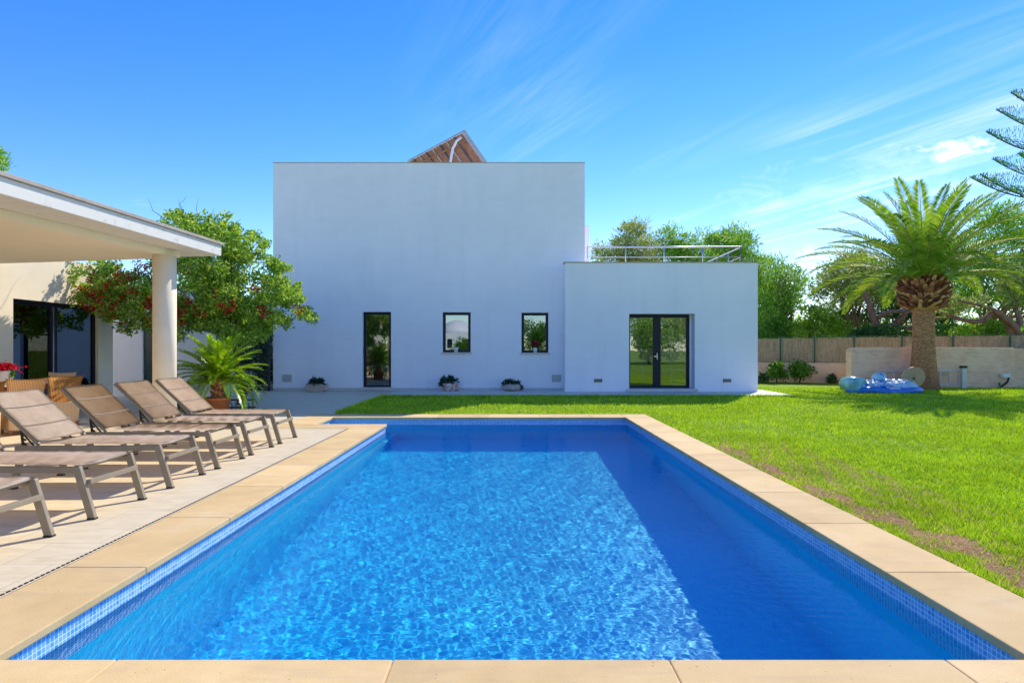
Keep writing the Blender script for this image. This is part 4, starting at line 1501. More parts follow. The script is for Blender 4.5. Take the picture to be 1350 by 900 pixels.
PD = 20.3
pal = empty('palm_tree', (gx(1217.5, PD), PD, GZ), 0, 'tall date palm with thick ringed trunk standing on the lawn at the right', 'palm tree')
bm = new()
n_, K = 56, 230
TH = at(0, 402, PD).z
rings = []
for i in range(K + 1):
    t = i / K; z = t * TH - .05
    r = .355 - .04 * t + .17 * math.exp(-t * 8) + .015 * math.sin(t * 7)
    ring = []
    for k in range(n_):
        a = k / n_ * 2 * PI
        ph = z * 11.5 + a * 5 / (2 * PI) * 1.0
        row = math.floor(z * 11.5)
        # diamond shaped leaf scars, alternate rows shifted
        s_ = abs(((a / (2 * PI) * 16 + (row % 2) * .5) % 1) - .5) * 2
        zz = (z * 11.5) % 1
        dpl = .022 * (zz - .4) * (1 - .6 * s_) + .010 * mnoise.noise(Vector((math.cos(a) * 5, math.sin(a) * 5, z * 12)))
        ring.append(bm.verts.new(((r + dpl) * math.cos(a), (r + dpl) * math.sin(a), z)))
    rings.append(ring)
for a_, b_ in zip(rings, rings[1:]):
    for k in range(n_):
        bm.faces.new((a_[k], a_[(k + 1) % n_], b_[(k + 1) % n_], b_[k])).smooth = True
obj('trunk', bm, M['palm_bark'], pal)
# boots
bm = new()
cz0, cz1 = at(0, 406, PD).z, at(0, 362, PD).z
rb = random.Random(4)
lathe(bm, [(.34, cz0 - .02), (.50, cz0 + .15), (.60, cz0 + .45), (.56, cz0 + .8), (.35, cz1 + .05), (.12, cz1 + .3)], 24)
NB = 330
for i in range(NB):
    t = i / NB
    a = i * 2.39996 + rb.uniform(-.12, .12)
    z = cz0 + .0 + (cz1 - cz0 + .02) * t + rb.uniform(-.02, .02)
    rr = .40 + .27 * math.sin(PI * min(1, (t * .72 + .12))) - .03
    c = Vector((rr * math.cos(a), rr * math.sin(a), z))
    out = Vector((math.cos(a), math.sin(a), .25 + t * 1.0 + rb.uniform(-.15, .15))).normalized()
    s = Vector((-math.sin(a), math.cos(a), 0))
    u = s.cross(out).normalized() * -1
    ln_ = .13 + .12 * rb.random(); w0 = .085; w1 = .030 + .02 * rb.random(); th_ = .028
    ps = []
    for d_, w_, tt in ((-.05, w0, th_), (ln_, w1, th_ * .5)):
        for ii, jj in ((-1, -1), (1, -1), (1, 1), (-1, 1)):
            ps.append(bm.verts.new(c + out * d_ + s * (ii * w_) + u * (jj * tt)))
    for f in ((3, 2, 1, 0), (4, 5, 6, 7), (0, 1, 5, 4), (1, 2, 6, 5), (2, 3, 7, 6), (3, 0, 4, 7)):
        bm.faces.new([ps[q] for q in f])
obj('leaf_bases', bm, M['boot'], pal)
hub = Vector((0, 0, at(0, 366, PD).z))
rf = random.Random(8)
NF = 60
for i in range(NF):
    t = i / NF                       # 0 = innermost upright, 1 = outermost
    az = i * 2.39996 + .4
    elev = R(84 - 72 * t ** .8 + rf.uniform(-4, 4))
    if t > .85: elev = R(rf.uniform(10, 26))
    L_ = 3.2 + .5 * math.sin(PI * t) + rf.uniform(-.2, .2) - (.3 if t > .8 else 0)
    dr = R(34 + 44 * t + rf.uniform(-6, 8))
    b0 = hub + Vector((math.cos(az), math.sin(az), 0)) * (.12 + .25 * t) + Vector((0, 0, .12 - .3 * t))
    add_frond(pal, b0, az, L_, elev, dr, i, 60, .050, .50, M['frond'], M['rachis'], .38, .028, roll=0)

# ------------------------------------------------------------------ cycad in terracotta pot
CD = 12.2
cyc = empty('cycad', (gx(287, CD), CD, 0), 0, 'bright green cycad palm with arching leaves in a terracotta pot', 'cycad')
bm = new()
lathe(bm, [(.02, .0), (.19, .0), (.235, .30), (.255, .30), (.258, .345), (.235, .345), (.225, .31), (.02, .31)], 40)
obj('pot', bm, M['terracotta'], cyc)
bm = new()
lathe(bm, [(.10, .29), (.12, .36), (.105, .5), (.12, .65), (.10, .76), (.03, .80)], 20)
for i in range(70):
    t = i / 70; a = i * 2.39996; z = .31 + .42 * t
    c = Vector((.105 * math.cos(a), .105 * math.sin(a), z)); out = Vector((math.cos(a), math.sin(a), .6)).normalized()
    s = Vector((-math.sin(a), math.cos(a), 0)); u = s.cross(out)
    ps = [bm.verts.new(c + out * d_ + s * (ii * w_) + u * (jj * tt)) for d_, w_, tt in ((-.02, .024, .012), (.055, .01, .006)) for ii, jj in ((-1, -1), (1, -1), (1, 1), (-1, 1))]
    for f in ((3, 2, 1, 0), (4, 5, 6, 7), (0, 1, 5, 4), (1, 2, 6, 5), (2, 3, 7, 6), (3, 0, 4, 7)): bm.faces.new([ps[q] for q in f])
obj('stem', bm, M['boot'], cyc)
rf = random.Random(18)
for i in range(64):
    t = i / 64
    az = i * 2.39996
    elev = R(80 - 86 * t + rf.uniform(-5, 5))
    L_ = .95 + rf.uniform(-.08, .12)
    dr = R(30 + 50 * t + rf.uniform(-5, 12))
    add_frond(cyc, Vector((.04 * math.cos(az), .04 * math.sin(az), .74 - .07 * t)), az, L_, elev, dr, i + 100, 44, .022, .17, M['cycad'], M['rachis_g'], .45, .009)

# low wrought iron stand beside the pot
ws = empty('iron_planter', (gx(318, 13.0), 13.0, 0), 0, 'low black wrought iron planter beside the cycad pot', 'planter')
bm = new()
for z in (.06, .22):
    box(bm, -.28, .28, -.10, .10, z, z + .02)
for i in range(7):
    x = -.27 + i * .09
    tube(bm, [(x, -.1, .0), (x + .04, -.11, .1), (x, -.1, .2)], .008, 6)
obj('scrollwork', bm, M['black'], ws)

# ------------------------------------------------------------------ araucaria at the right edge
AD = 17.0
ar = empty('araucaria', (gx(1470, AD), AD, GZ), 0, 'tiered araucaria conifer reaching in from the right edge of the sky', 'conifer')
B0 = Vector(ar.location)
bm = new(); tube(bm, [(0, 0, -.1), (0, 0, 5), (0.05, 0, 9), (0, 0, 12)], [.22, .17, .10, .02], 10)
obj('trunk', bm, M['bark_dark'], ar)
tips = [(1336, 124, 0), (1318, 147, 0), (1304, 176, 0), (1312, 212, .3), (1283, 236, 0), (1296, 233, -.5), (1345, 205, .6)]
rr_ = random.Random(3)


def arauc_branch(a, tip, seed):
    """sagging branch with rising tip and comb of branchlets"""
    K = 24
    pts = []
    for i in range(K + 1):
        t = i / K
        p = a.lerp(tip, t)
        p.z -= .62 * math.sin(PI * t) ** 1.0 * (.5 + .5 * t)
        pts.append(p)
    bm = new()
    tube(bm, pts, [.03 * (1 - .8 * i / K) + .004 for i in range(K + 1)], 5)
    o = obj('branch', bm, M['bark_dark'], ar)
    V, Fq = [], []
    k = 0
    r_ = np.random.default_rng(seed)
    for i in range(40):
        t = 1 - (i / 40) * .60
        f = t * K; j = min(int(f), K - 1); q = f - j
        c = np.array(pts[j].lerp(pts[j + 1], q)); d = np.array((pts[j + 1] - pts[j]).normalized())
        ln_ = min(.62, .06 + (1 - t) * 2.6)
        for s in (-1, 1):
            side = np.cross(d, [0, 0, 1]); side /= np.linalg.norm(side)
            dr = np.array([0, 0, 1]) * .85 + side * s * .75 + d * .45
            dr /= np.linalg.norm(dr)
            for m_ in range(7):
                cc = c + dr * ln_ * m_ / 7
                nd = dr + r_.normal(0, .22, 3); nd /= np.linalg.norm(nd)
                wv_ = np.cross(nd, r_.normal(size=3)); wv_ /= np.linalg.norm(wv_)
                l_ = .09
                V += [cc - wv_ * .006, cc + wv_ * .006, cc + nd * l_ + wv_ * .010, cc + nd * l_ - wv_ * .010]
                Fq.append((k, k + 1, k + 2, k + 3)); k += 4
    np_mesh('needles', np.array(V), np.array(Fq), M['arauc'], o)


for i, (x, y, dd_y) in enumerate(tips):
    tip_ = at(x, y, AD + dd_y) - B0
    arauc_branch(Vector((0, 0, tip_.z - .15)), tip_, i)
for i in range(26):
    z = 2.6 + i * .33
    a = i * 2.1 + .5
    if abs((a % (2 * PI)) - PI) < .75: a += 1.6
    L_ = 3.1 * (1 - .045 * i * .5)
    tp_ = Vector((math.cos(a) * L_, math.sin(a) * L_, z))
    arauc_branch(Vector((0, 0, z - .15)), tp_, 50 + i)


# ------------------------------------------------------------------ fence, walls at the back right
def fence_pt(xp):
    """world XY on the fence line for a photo column"""
    u = xp
    D = 30.6 / (1 + .5 * u)
    return Vector((u * D, D))


fence = empty('reed_fence', (0, 0, 0), 0, 'brown reed screen fence on green posts along the back of the garden', 'fence')
f0, f1 = fence_pt(.36), fence_pt(.98)
fd = (f1 - f0).normalized(); fn = Vector((fd.y, -fd.x))
if fn.y > 0: fn = -fn
Lf = (f1 - f0).length
bm = new()
NS = 420
prev = None
for i in range(NS + 1):
    p = f0 + fd * (Lf * i / NS)
    wob = .025 * mnoise.noise(Vector((i * .37, 0, 0)))
    zt_ = 1.76 + .06 * i / NS + .035 * mnoise.noise(Vector((i * .05, 3, 0))) + .03 * mnoise.noise(Vector((i * .6, 5, 0)))
    q = p + fn * wob
    row = [bm.verts.new((q.x, q.y, .72)), bm.verts.new((q.x, q.y, zt_)), bm.verts.new((q.x - fn.x * .05, q.y - fn.y * .05, zt_)), bm.verts.new((q.x - fn.x * .05, q.y - fn.y * .05, .72))]
    if prev:
        for a_, b_ in ((0, 1), (1, 2), (2, 3)):
            bm.faces.new((prev[a_], row[a_], row[b_], prev[b_]))
    prev = row
obj('reed_panel', bm, M['reed'], fence)
for xp in (1029, 1074, 1126, 1189, 1256, 1331, 1430):
    p = fence_pt((xp - 675) / 800) + fn * .06
    bm = new(); tube(bm, [(p.x, p.y, .6), (p.x, p.y, 1.86)], .03, 8); obj('post', bm, M['postgreen'], fence)
p = f0 + fn * .06; p2 = f1 + fn * .06
bm = new(); tube(bm, [(p.x, p.y, 1.80), (p2.x, p2.y, 1.84)], .008, 5); tube(bm, [(p.x, p.y, .80), (p2.x, p2.y, .80)], .008, 5)
obj('wire', bm, M['postgreen'], fence)
lw_ = empty('low_wall', (0, 0, 0), 0, 'low stained plaster wall under the reed fence', 'wall')
bm = new()
a = f0 + fn * .12; b = f1 + fn * .12
for k in range(24):
    s0 = a.lerp(b, k / 24); s1 = a.lerp(b, (k + 1) / 24)
    q = [(s0.x, s0.y), (s1.x, s1.y), (s1.x - fn.x * .3, s1.y - fn.y * .3), (s0.x - fn.x * .3, s0.y - fn.y * .3)]
    vs0 = [bm.verts.new((x_, y_, GZ - .1)) for x_, y_ in q]; vs1 = [bm.verts.new((x_, y_, .78)) for x_, y_ in q]
    bm.faces.new((vs0[0], vs0[1], vs1[1], vs1[0])); bm.faces.new(vs1)
obj('masonry', bm, M['oldwall'], lw_)

gwl = empty('garden_wall', (gx(1122, 21), 21.0, GZ), 0, 'weathered pinkish garden wall with rounded ends behind the palm', 'wall')
bm = new()
wl_, wr_ = 0, gx(1339, 21) - gx(1122, 21)
zt_ = at(0, 458, 21).z - GZ
prof = [(0, 0), (0, zt_ - .12), (.04, zt_ - .04), (.12, zt_), (wr_ * .5, zt_ + .01), (wr_ - .06, zt_), (wr_, zt_ - .05), (wr_, 0)]
fr_ = [bm.verts.new((x, 0, z)) for x, z in prof]; bk_ = [bm.verts.new((x, .35, z)) for x, z in prof]
bm.faces.new(fr_); bm.faces.new(list(reversed(bk_)))
for i in range(len(prof)):
    j = (i + 1) % len(prof); bm.faces.new((fr_[i], bk_[i], bk_[j], fr_[j]))
bmesh.ops.recalc_face_normals(bm, faces=bm.faces)
obj('masonry', bm, M['oldwall'], gwl, bevel=.02)
bm = new()
pts_ = [(wr_ + .01, .02), (wr_ + 1.5, -.5), (wr_ + 1.6, -.2), (wr_ + .01, .36)]
lo = [bm.verts.new((x, y, 0)) for x, y in pts_]; hi = [bm.verts.new((x, y, zt_ - .03)) for x, y in pts_]
bm.faces.new(hi)
for i in range(4): bm.faces.new((lo[i], lo[(i + 1) % 4], hi[(i + 1) % 4], hi[i]))
bmesh.ops.recalc_face_normals(bm, faces=bm.faces)
obj('masonry', bm, M['oldwall'], gwl)

# shrubs at the foot of the low wall
HG = 'bushes at the foot of the low wall'
for i, (x, y, r, lb, mt) in enumerate(((1024, 489, 11, 'leafy green bush by the low wall nearest the white wing', 'leaf_hedge'), (1055, 489, 12, 'wider green bush in the middle of the low wall', 'leaf_hedge'),
                                       (1097, 500, 6, 'small low plant at the right end of the low wall', 'leaf_dark'), (1005, 499, 6, 'small dark plant against the corner of the white wing', 'leaf_dark'))):
    D = 24.0
    base = (gx(x, D), D, GZ)
    r2_ = np.random.default_rng(300 + i)
    cl = px_clumps([(x, y, r * .8), (x - r * .5, y + r * .3, r * .6), (x + r * .6, y + r * .2, r * .6), (x - r * .2, y - r * .5, r * .45), (x + r * .3, y - r * .6, r * .4)], D, base, .3, r2_, 3, .3)
    make_tree('bush', lb, 'bush', base, .4, .03, cl, 2600, .11, .07, M[mt], M['bark_dark'], 300 + i, HG, .2, .9, .2, 8)

# ------------------------------------------------------------------ things round the palm


def blob(bm, c, r, sub, amp, seed, f=2.0):
    g = bmesh.ops.create_icosphere(bm, subdivisions=sub, radius=1.0)
    for v_ in g['verts']:
        d = v_.co.normalized()
        k = 1 + amp * (mnoise.noise(d * f + Vector((seed, 0, 0))) + .5 * mnoise.noise(d * f * 2.7 + Vector((0, seed, 0))))
        v_.co = Vector((c[0] + d.x * r[0] * k, c[1] + d.y * r[1] * k, c[2] + d.z * r[2] * k))


ID = 18.7
inf = empty('inflatable', (gx(1165, ID), ID, GZ), 0, 'crumpled blue and white inflatable pool float lying on the lawn', 'inflatable')
bm = new()
K = 72
for i, (rad, zz, tr_) in enumerate(((.98, .09, .10),)):
    rings = []
    for k in range(K):
        a = k / K * 2 * PI
        wv_ = 1 + .06 * math.sin(a * 18)
        cc = Vector((math.cos(a) * rad * 1.08, math.sin(a) * rad * .62, zz + .02 * math.sin(a * 5)))
        out = Vector((math.cos(a), math.sin(a) * .62, 0)).normalized()
        rings.append([bm.verts.new(cc + (out * math.cos(b_ / 10 * 2 * PI) + Vector((0, 0, 1)) * math.sin(b_ / 10 * 2 * PI)) * tr_ * wv_) for b_ in range(10)])
    for k in range(K):
        a_ = rings[k]; b_ = rings[(k + 1) % K]
        for q in range(10): bm.faces.new((a_[q], a_[(q + 1) % 10], b_[(q + 1) % 10], b_[q])).smooth = True
obj('ring', bm, M['vinyl_blue'], inf)
bm = new()
for i, (x, y, z, rx, ry, rz, s_) in enumerate(((-.55, 0, .20, .42, .4, .19, 1), (-.05, -.05, .20, .5, .4, .15, 2), (.5, .05, .22, .46, .36, .19, 3), (.1, .25, .26, .5, .3, .15, 4), (-.3, -.25, .2, .4, .3, .16, 5), (.35, -.25, .2, .5, .25, .14, 6))):
    blob(bm, (x, y, z), (rx, ry, rz), 4, .30, s_ * 3.3, 3.2)
obj('crumpled_cover', bm, M['vinyl'], inf, smooth=True)
bm = new()
tube(bm, [(-1.06, .3, .26), (-.98, .0, .27), (-.86, -.34, .25)], [.20, .24, .21], 18)
ro = obj('inflatable_roll', bm, M['vinyl_teal'], None)
ro.location = inf.location
tag(ro, 'rolled teal and white airbed at the left end of the blue float', 'airbed')
bm = new(); blob(bm, (0, 0, 0), (.20, .16, .13), 3, .2, 8, 1.5)
bb = obj('beach_ball', bm, M['vinyl'], None, smooth=True)
bb.location = at(1159, 496.5, 18.75)
tag(bb, 'half deflated small blue ball on top of the crumpled float', 'ball')

tt = empty('round_board', (gx(1206, 19.55), 19.62, at(0, 498.5, 19.6).z), 0, 'round plywood disc leaning against the foot of the palm', 'wooden disc')
bm = new(); tube(bm, [(0, -.02, 0), (0, .05, .018)], .37, 40)
obj('disc', bm, M['ply'], tt)
bm = new(); tube(bm, [(0, -.035, -.005), (0, -.02, 0)], .04, 16); obj('hub', bm, M['bark_dark'], tt)

ld = empty('lattice_panel', (gx(1165, 20.75), 20.78, GZ), 0, 'white metal frame with bars leaning on the garden wall behind the palm', 'metal frame')
fw_ = gx(1266, 20.75) - gx(1165, 20.75)
bm = new()
z0, z1 = .12, .60
beam(bm, (0, 0, z1), (fw_, 0, z1), .035, .045)
beam(bm, (0, -.02, z0), (fw_, -.02, z0), .035, .045)
obj('rail', bm, M['whitemetal'], ld)
for i in range(9):
    bm = new(); x = .05 + i * (fw_ - .1) / 8
    beam(bm, (x, -.01, z0 + .02), (x, 0, z1 - .02), .03, .03); obj('bar', bm, M['whitemetal'], ld)
bm = new()
for zz in (.45, .5, .55): beam(bm, (fw_ * .72, .01, zz), (fw_ * .84, .01, zz), .02, .012)
obj('slat', bm, M['black'], ld)
ps_ = empty('white_post', (gx(1270, 20.6), 20.6, GZ), 0, 'short white post with dark cap right of the palm', 'post')
bm = new(); box(bm, -.075, .075, -.06, .06, 0, .70); obj('shaft', bm, M['whitemetal'], ps_, bevel=.008)
bm = new(); box(bm, -.09, .09, -.075, .075, .701, .78); obj('cap', bm, M['black'], ps_, bevel=.008)
tp2 = empty('water_tap', (gx(1328, 20.8), 20.85, GZ), 0, 'garden tap pipe with small white box against the wall at far right', 'tap')
bm = new(); box(bm, -.13, .13, -.04, .12, .36, .50); obj('box', bm, M['white_plastic'], tp2, bevel=.02)
bm = new(); tube(bm, [(.05, -.05, .36), (-.02, -.08, .22), (-.25, -.1, .06)], .035, 8); obj('pipe', bm, M['black'], tp2)
bm = new(); tube(bm, [(-.32, -.1, .2), (-.28, -.1, .05), (-.22, -.1, 0)], .03, 8); obj('valve', bm, M['postgreen'], tp2)


# ------------------------------------------------------------------ facade planters
def succulent(parent, c, r, n, ln, seed, mat='leaf_succ', h=.25):
    r_ = np.random.default_rng(seed)
    ps, ds = [], []
    for i in range(n):
        a = r_.uniform(0, 2 * PI); q = r * math.sqrt(r_.uniform())
        hh_ = h * r_.uniform(.3, 1) * (1 - .4 * q / r)
        b0 = np.array([c[0] + q * math.cos(a), c[1] + q * .6 * math.sin(a), c[2] + hh_])
        for j in range(16):
            d = r_.normal(size=3); d[2] = abs(d[2]) * .9; d /= np.linalg.norm(d)
            ps.append(b0 - np.array([0, 0, r_.uniform(0, .10)])); ds.append(d)
    P = np.array(ps); Dr = np.array(ds)
    V, Fq = leaf_arrays(P, r_.uniform(.7, 1.2, len(P)) * ln, ln * .45, r_, 0, Dr, .4)
    return np_mesh('foliage', V, Fq, M[mat], parent)


p = at(417.5, 517, 18.95)
t1 = empty('stone_trough', (p.x, 18.95, 0), 0, 'rectangular pale stone trough with succulents left of the narrow glass door', 'planter')
bm = new()
blob(bm, (0, 0, .11), (.36, .2, .13), 4, .10, 2, 2)
for v_ in bm.verts:
    v_.co.x = max(-.335, min(.335, v_.co.x * 1.15)); v_.co.y = max(-.16, min(.16, v_.co.y * 1.25)); v_.co.z = max(0, min(.235, .11 + (v_.co.z - .11) * 1.3))
obj('trough', bm, M['trough'], t1)
bm = new(); box(bm, -.29, .29, -.12, .12, .2, .245); obj('soil', bm, M['pot_soil'], t1)
succulent(t1, (0, 0, .22), .22, 26, .10, 1, h=.28)
p = at(594.5, 517, 18.95)
t2 = empty('painted_pot', (p.x, 18.95, .018), 0, 'flaking red and white pot with trailing plant below the left small window', 'planter')
bm = new(); lathe(bm, [(.02, 0), (.24, 0), (.27, .2), (.28, .24), (.25, .24), (.02, .22)], 10)
obj('pot', bm, M['redpot'], t2)
succulent(t2, (-.05, 0, .24), .25, 26, .11, 2, h=.32)
succulent(t2, (-.26, -.05, .2), .1, 6, .09, 22, h=.1)
p = at(674.5, 517, 18.95)
t3 = empty('stone_bowl', (p.x, 18.95, .018), 0, 'rounded pale stone bowl planter below the right small window', 'planter')
bm = new(); blob(bm, (0, 0, .12), (.30, .2, .13), 4, .16, 5, 2)
for v_ in bm.verts: v_.co.z = max(0, v_.co.z)
obj('bowl', bm, M['trough'], t3, smooth=True)
succulent(t3, (0, 0, .2), .24, 24, .10, 3, h=.16)
succulent(t3, (.24, -.05, .1), .1, 8, .09, 33, h=.1)
for hl, lb, col, sd in ((winA, 'small white flowerpot with green sprig on the left window sill', 'leaf_hedge', 5), (winB, 'small white flowerpot with red geranium on the right window sill', 'petal_soft', 6)):
    cx = (hl[0] + hl[1]) / 2 - (.02 if sd == 5 else -.01)
    fp = empty('flowerpot', (cx, D1 + .02, hl[2] + .005), 0, lb, 'flowerpot')
    bm = new(); lathe(bm, [(.01, 0), (.055, 0), (.08, .14), (.085, .16), (.07, .16), (.01, .15)], 20); obj('pot', bm, M['white_plastic'], fp)
    if sd == 6:
        succulent(fp, (0, 0, .16), .10, 8, .06, sd, 'leaf_dark', .22)
        r_ = np.random.default_rng(1); P = r_.normal(0, .06, (160, 3)) + np.array([-.02, -.04, .30]); V, Fq = leaf_arrays(P, .04, .035, r_); np_mesh('petals', V, Fq, M['petal_soft'], fp)
    else:
        succulent(fp, (0, 0, .14), .05, 5, .05, sd, 'leaf_hedge', .08)


# ------------------------------------------------------------------ loungers
def make_lounger():
    """origin on the ground at the centre of the foot end; body runs to -X"""
    root = empty('sun_lounger')
    zt = .405
    W2 = .325
    for s in (-1, 1):
        bm = new()
        y = s * (W2 - .018)
        box(bm, -1.47, -.12, y - .016, y + .016, zt - .05, zt)
        obj('side_rail', bm, M['taupe'], root, bevel=.004)
    for s in (-1, 1):
        for xt, xb in ((-.12, -.0), (-1.36, -1.46)):
            bm = new()
            y = s * (W2 - .018)
            wx = .058
            ps = []
            for z, xc in ((0.012, xb - .03), (zt + .001, xt - .03)):
                for dx, dy in ((-wx / 2, -.018), (wx / 2, -.018), (wx / 2, .018), (-wx / 2, .018)):
                    ps.append(bm.verts.new((xc + dx, y + dy, z)))
            for f in ((3, 2, 1, 0), (4, 5, 6, 7), (0, 1, 5, 4), (1, 2, 6, 5), (2, 3, 7, 6), (3, 0, 4, 7)): bm.faces.new([ps[q] for q in f])
            lg = obj('leg', bm, M['taupe'], root, bevel=.004)
            bm = new(); box(bm, xb - .03 - .031, xb - .03 + .031, y - .02, y + .02, 0, .013); obj('foot_cap', bm, M['black'], lg)
    for x, z in ((-.075, .285), (-1.45, .285)):
        bm = new(); box(bm, x - .02, x + .02, -W2 + .036, W2 - .036, z - .02, z + .015); obj('stretcher', bm, M['taupe'], root, bevel=.003)
    # foot end tube and head bar
    bm = new(); tube(bm, [(-.17, -W2 + .03, zt - .012), (-.17, W2 - .03, zt - .012)], .018, 10); obj('end_tube', bm, M['taupe'], root)
    # seat sling, slightly sagging, wrapped over the rails
    bm = new()
    nx, ny = 26, 12
    L0, L1 = -1.275, -.135
    g = []
    for i in range(nx + 1):
        x = L0 + (L1 - L0) * i / nx
        row = []
        for j in range(ny + 1):
            t = j / ny * 2 - 1
            z = zt + .016 - .014 * (1 - t * t) + .002 * math.sin(i * 1.7 + j)
            if i == nx: z -= .012
            seam = .004 if i in (9, 18) else 0
            row.append(bm.verts.new((x, t * (W2 - .004), z - seam)))
        g.append(row)
    for i in range(nx):
        for j in range(ny): bm.faces.new((g[i][j], g[i + 1][j], g[i + 1][j + 1], g[i][j + 1])).smooth = True
    bmesh.ops.solidify(bm, geom=bm.faces[:], thickness=.007)
    obj('seat_sling', bm, M['sling'], root)
    # backrest: own frame and sling, raised about 43 degrees
    hx, hz = -1.255, zt + .03
    an = R(43.5)
    Lb = .66
    dx, dz = -math.cos(an), math.sin(an)

    def bp(s_, y, off=0.0): return Vector((hx + dx * s_ + dz * off * 1.0, y, hz + dz * s_ - dx * off * 1.0))
    for s in (-1, 1):
        bm = new(); y = s * (W2 - .014)
        beam(bm, bp(-.02, y, -.012), bp(Lb, y, -.012), .024, .03, up=(dz, 0, -dx)); obj('back_rail', bm, M['taupe'], root, bevel=.003)
    bm = new(); beam(bm, bp(Lb - .01, -W2 + .02, -.012), bp(Lb - .01, W2 - .02, -.012), .026, .026, up=(dz, 0, -dx)); obj('back_bar', bm, M['taupe'], root, bevel=.003)
    bm = new(); g = []
    nx = 22
    for i in range(nx + 1):
        row = []
        for j in range(ny + 1):
            t = j / ny * 2 - 1
            off = .012 - .016 * (1 - t * t) * math.sin(PI * (.1 + .85 * i / nx)) - (.006 if i in (7, 15) else 0)
            row.append(bm.verts.new(bp(Lb * i / nx + .003, t * (W2 - .002), off)))
        g.append(row)
    for i in range(nx):
        for j in range(ny): bm.faces.new((g[i][j], g[i][j + 1], g[i + 1][j + 1], g[i + 1][j])).smooth = True
    bmesh.ops.solidify(bm, geom=bm.faces[:], thickness=.007)
    bs = obj('back_sling', bm, M['sling'], root)
    bm = new()
    for i in (7, 15):
        for j in range(ny):
            def sp(jj):
                t = jj / ny * 2 - 1
                off = .012 - .016 * (1 - t * t) * math.sin(PI * (.1 + .85 * i / nx)) + .0035
                return bp(Lb * i / nx + .003, t * (W2 - .004), off)
            beam(bm, sp(j), sp(j + 1), .010, .003, up=(dz, 0, -dx))
        obj('seam', bm, M['seam'], bs)
        bm = new()
    # prop with ratchet teeth
    for s in (-1, 1):
        y = s * (W2 - .07)
        a_ = bp(.26, y, -.03); foot = Vector((-1.44, y, zt - .01))
        bm2 = new()
        beam(bm2, a_, foot, .012, .022)
        foot2 = Vector((-1.30, y, zt - .005))
        for k in range(4):
            q = foot.lerp(a_, .15 + .22 * k)
            beam(bm2, q, q + Vector((.035, 0, -.022)), .012, .014)
        beam(bm2, foot + Vector((.10, 0, 0)), a_.lerp(foot, .35), .010, .014)
        obj('prop', bm2, M['black'], root)
    bm.free()
    return root


lg_ys = [(3.61, 'sun lounger nearest the camera, only its foot end in view at lower left'), (4.66, 'second sun lounger from the camera, its back outside the left edge'),
         (5.71, 'third sun lounger from the camera, its raised back cut at the left edge'), (6.64, 'fourth sun lounger from the camera, in front of the wicker chairs'),
         (7.51, 'fifth sun lounger from the camera, between the middle ones and the last'), (8.42, 'farthest sun lounger, nearest the porch column and the cycad')]
proto = None
for i, (yy, lb) in enumerate(lg_ys):
    if proto is None: o = proto = make_lounger()
    else: o = copy_tree(proto)
    o.location = (-3.20, yy + .325, -.004)
    o.rotation_euler = (0, 0, R((.6, -.9, 1.0, .2, -1.0, .9)[i]))
    tag(o, lb, 'sun lounger', 'taupe sun loungers lined up along the pool')


# ------------------------------------------------------------------ wicker chairs and table
def make_chair():
    """faces -X (sitter looks to -X); back on the +X side"""
    root = empty('wicker_chair')
    bm = new()
    # woven skirt body, flaring slightly
    lo = [(-.26, -.23), (.25, -.22), (.25, .22), (-.26, .23)]
    ps0 = [bm.verts.new((x * .94, y * .94, .07)) for x, y in lo]; ps1 = [bm.verts.new((x, y, .43)) for x, y in lo]
    bm.faces.new(ps1); bm.faces.new(list(reversed(ps0)))
    for i in range(4): bm.faces.new((ps0[i], ps0[(i + 1) % 4], ps1[(i + 1) % 4], ps1[i]))
    obj('seat', bm, M['wicker'], root, bevel=.02)
    bm = new()
    n1_, n2_ = 12, 12
    g = []
    for i in range(n2_ + 1):
        t = i / n2_
        z = .40 + .46 * t
        row = []
        hw = .215 + .015 * t + .035 * t ** 4
        for j in range(n1_ + 1):
            s_ = j / n1_ * 2 - 1
            x = .245 + .05 * t + .06 * t ** 3 - .045 * (s_ * s_)
            zz = z + (.012 * s_ * s_ if t > .9 else 0) - (.0 if t < .95 else .01 * (1 - s_ * s_))
            row.append(bm.verts.new((x, s_ * hw, zz)))
        g.append(row)
    for i in range(n2_):
        for j in range(n1_): bm.faces.new((g[i][j], g[i][j + 1], g[i + 1][j + 1], g[i + 1][j])).smooth = True
    bmesh.ops.solidify(bm, geom=bm.faces[:], thickness=.032)
    obj('backrest', bm, M['wicker'], root)
    for sx_ in (-1, 1):
        for sy_ in (-1, 1):
            bm = new(); beam(bm, (sx_ * .22, sy_ * .19, 0), (sx_ * .22, sy_ * .19, .08), .035, .035, up=(0, 1, 0)); obj('leg', bm, M['wood'], root)
    return root


